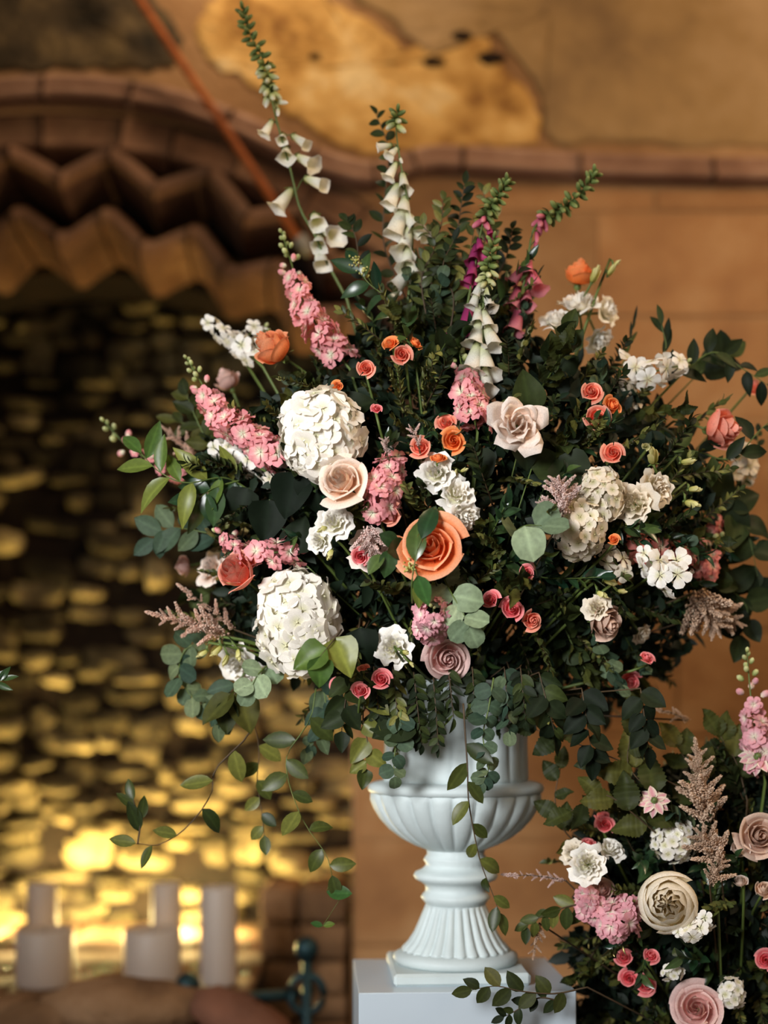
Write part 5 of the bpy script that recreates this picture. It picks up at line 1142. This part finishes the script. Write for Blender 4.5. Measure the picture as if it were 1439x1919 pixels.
MARK2 = [(1252, 1693, 'the cream peony'), (1305, 1890, 'the bottom dusty pink rose'), (1424, 1568, 'the dusty cream rose'), (1102, 1620, 'the bright white ruffled bloom'), (1170, 1720, 'the dusty pink stock cluster'),
 (1195, 1815, 'the four pink spray roses'), (1268, 1580, 'the lacy white cluster'), (1310, 1470, 'the tall dusty plume'), (1225, 1502, 'the star-shaped mauve bloom'), (1134, 1545, 'the deep pink spray rose'), (1360, 1585, 'the cream rosebuds'),
 (1415, 1340, 'the right edge pink stock'), (1372, 1862, 'the small white cluster'), (1434, 1800, 'the red-pink edge bloom')]
DIRS = ['right of', 'above and right of', 'above', 'above and left of', 'left of', 'below and left of', 'below', 'below and right of']
USED = set()
def fill(poly, a, counts, area_name, ctr, seed, marks, back=.10):
    rng = random.Random(seed); xs = [p[0] for p in poly]; ys = [p[1] for p in poly]
    for k, cnt in enumerate(counts):
        kd, nm, kw = KIN[k]; pr = []; LL = kw['length']
        for i in range(cnt):
            for tr_ in range(400):
                x, y = rng.uniform(min(xs), max(xs)), rng.uniform(min(ys), max(ys))
                if not inside(x, y, poly): continue
                m = min(marks, key=lambda q: (q[0]-x)**2+(q[1]-y)**2); dr = DIRS[int(((math.atan2(m[1]-y, x-m[0])+2*PI+PI/8) % (2*PI))/(PI/4)) % 8]
                far = 'just' if math.hypot(m[0]-x, m[1]-y) < 62 else 'further'
                key = (k, m[2], dr, far)
                if key not in USED: break
            USED.add(key); lab = '%s %s %s %s' % (kd, far, dr, m[2])
            if len(lab.split()) > 16: lab = '%s %s %s' % (kd, dr, m[2])
            D = depth(x, y, a)+rng.uniform(.0, back)+(.05 if k == 3 else 0)
            if any(b[3] == a and b[2] > 15 and math.hypot(b[0]-x, b[1]-y) < b[2]*1.05 for b in BLOOM): D += .11
            p = P(x, y, D)
            c = P(ctr[0], ctr[1], 3.3); d = (p-c).normalized(); d = (d*1.0+Vector((rng.uniform(-.55, .55), rng.uniform(-.25, .2), rng.uniform(-.5, .4)))).normalized()
            if y > 1180 and not a: d = (d+Vector((0, 0, -.7))).normalized()
            M = TRS(p-d*LL*.62, frame(d, rng.uniform(0, 6)), rng.uniform(.8, 1.15)); g = '%s sprays in the %s' % (kd, area_name)
            if i < 3: pr.append(sprig_local(nm, lab, 'foliage', M=M, group=g, **kw))
            else: copy_tree(pr[i % 3], M, lab, g)
fill(POLY, 0, [125, 75, 36, 22, 14, 22], 'big bouquet', (860, 1060), 5, MARK)
fill(POLY2, 1, [34, 30, 14, 14, 8, 16], 'lower right arrangement', (1370, 1760), 6, MARK2)
# inner leaf mass: uncountable
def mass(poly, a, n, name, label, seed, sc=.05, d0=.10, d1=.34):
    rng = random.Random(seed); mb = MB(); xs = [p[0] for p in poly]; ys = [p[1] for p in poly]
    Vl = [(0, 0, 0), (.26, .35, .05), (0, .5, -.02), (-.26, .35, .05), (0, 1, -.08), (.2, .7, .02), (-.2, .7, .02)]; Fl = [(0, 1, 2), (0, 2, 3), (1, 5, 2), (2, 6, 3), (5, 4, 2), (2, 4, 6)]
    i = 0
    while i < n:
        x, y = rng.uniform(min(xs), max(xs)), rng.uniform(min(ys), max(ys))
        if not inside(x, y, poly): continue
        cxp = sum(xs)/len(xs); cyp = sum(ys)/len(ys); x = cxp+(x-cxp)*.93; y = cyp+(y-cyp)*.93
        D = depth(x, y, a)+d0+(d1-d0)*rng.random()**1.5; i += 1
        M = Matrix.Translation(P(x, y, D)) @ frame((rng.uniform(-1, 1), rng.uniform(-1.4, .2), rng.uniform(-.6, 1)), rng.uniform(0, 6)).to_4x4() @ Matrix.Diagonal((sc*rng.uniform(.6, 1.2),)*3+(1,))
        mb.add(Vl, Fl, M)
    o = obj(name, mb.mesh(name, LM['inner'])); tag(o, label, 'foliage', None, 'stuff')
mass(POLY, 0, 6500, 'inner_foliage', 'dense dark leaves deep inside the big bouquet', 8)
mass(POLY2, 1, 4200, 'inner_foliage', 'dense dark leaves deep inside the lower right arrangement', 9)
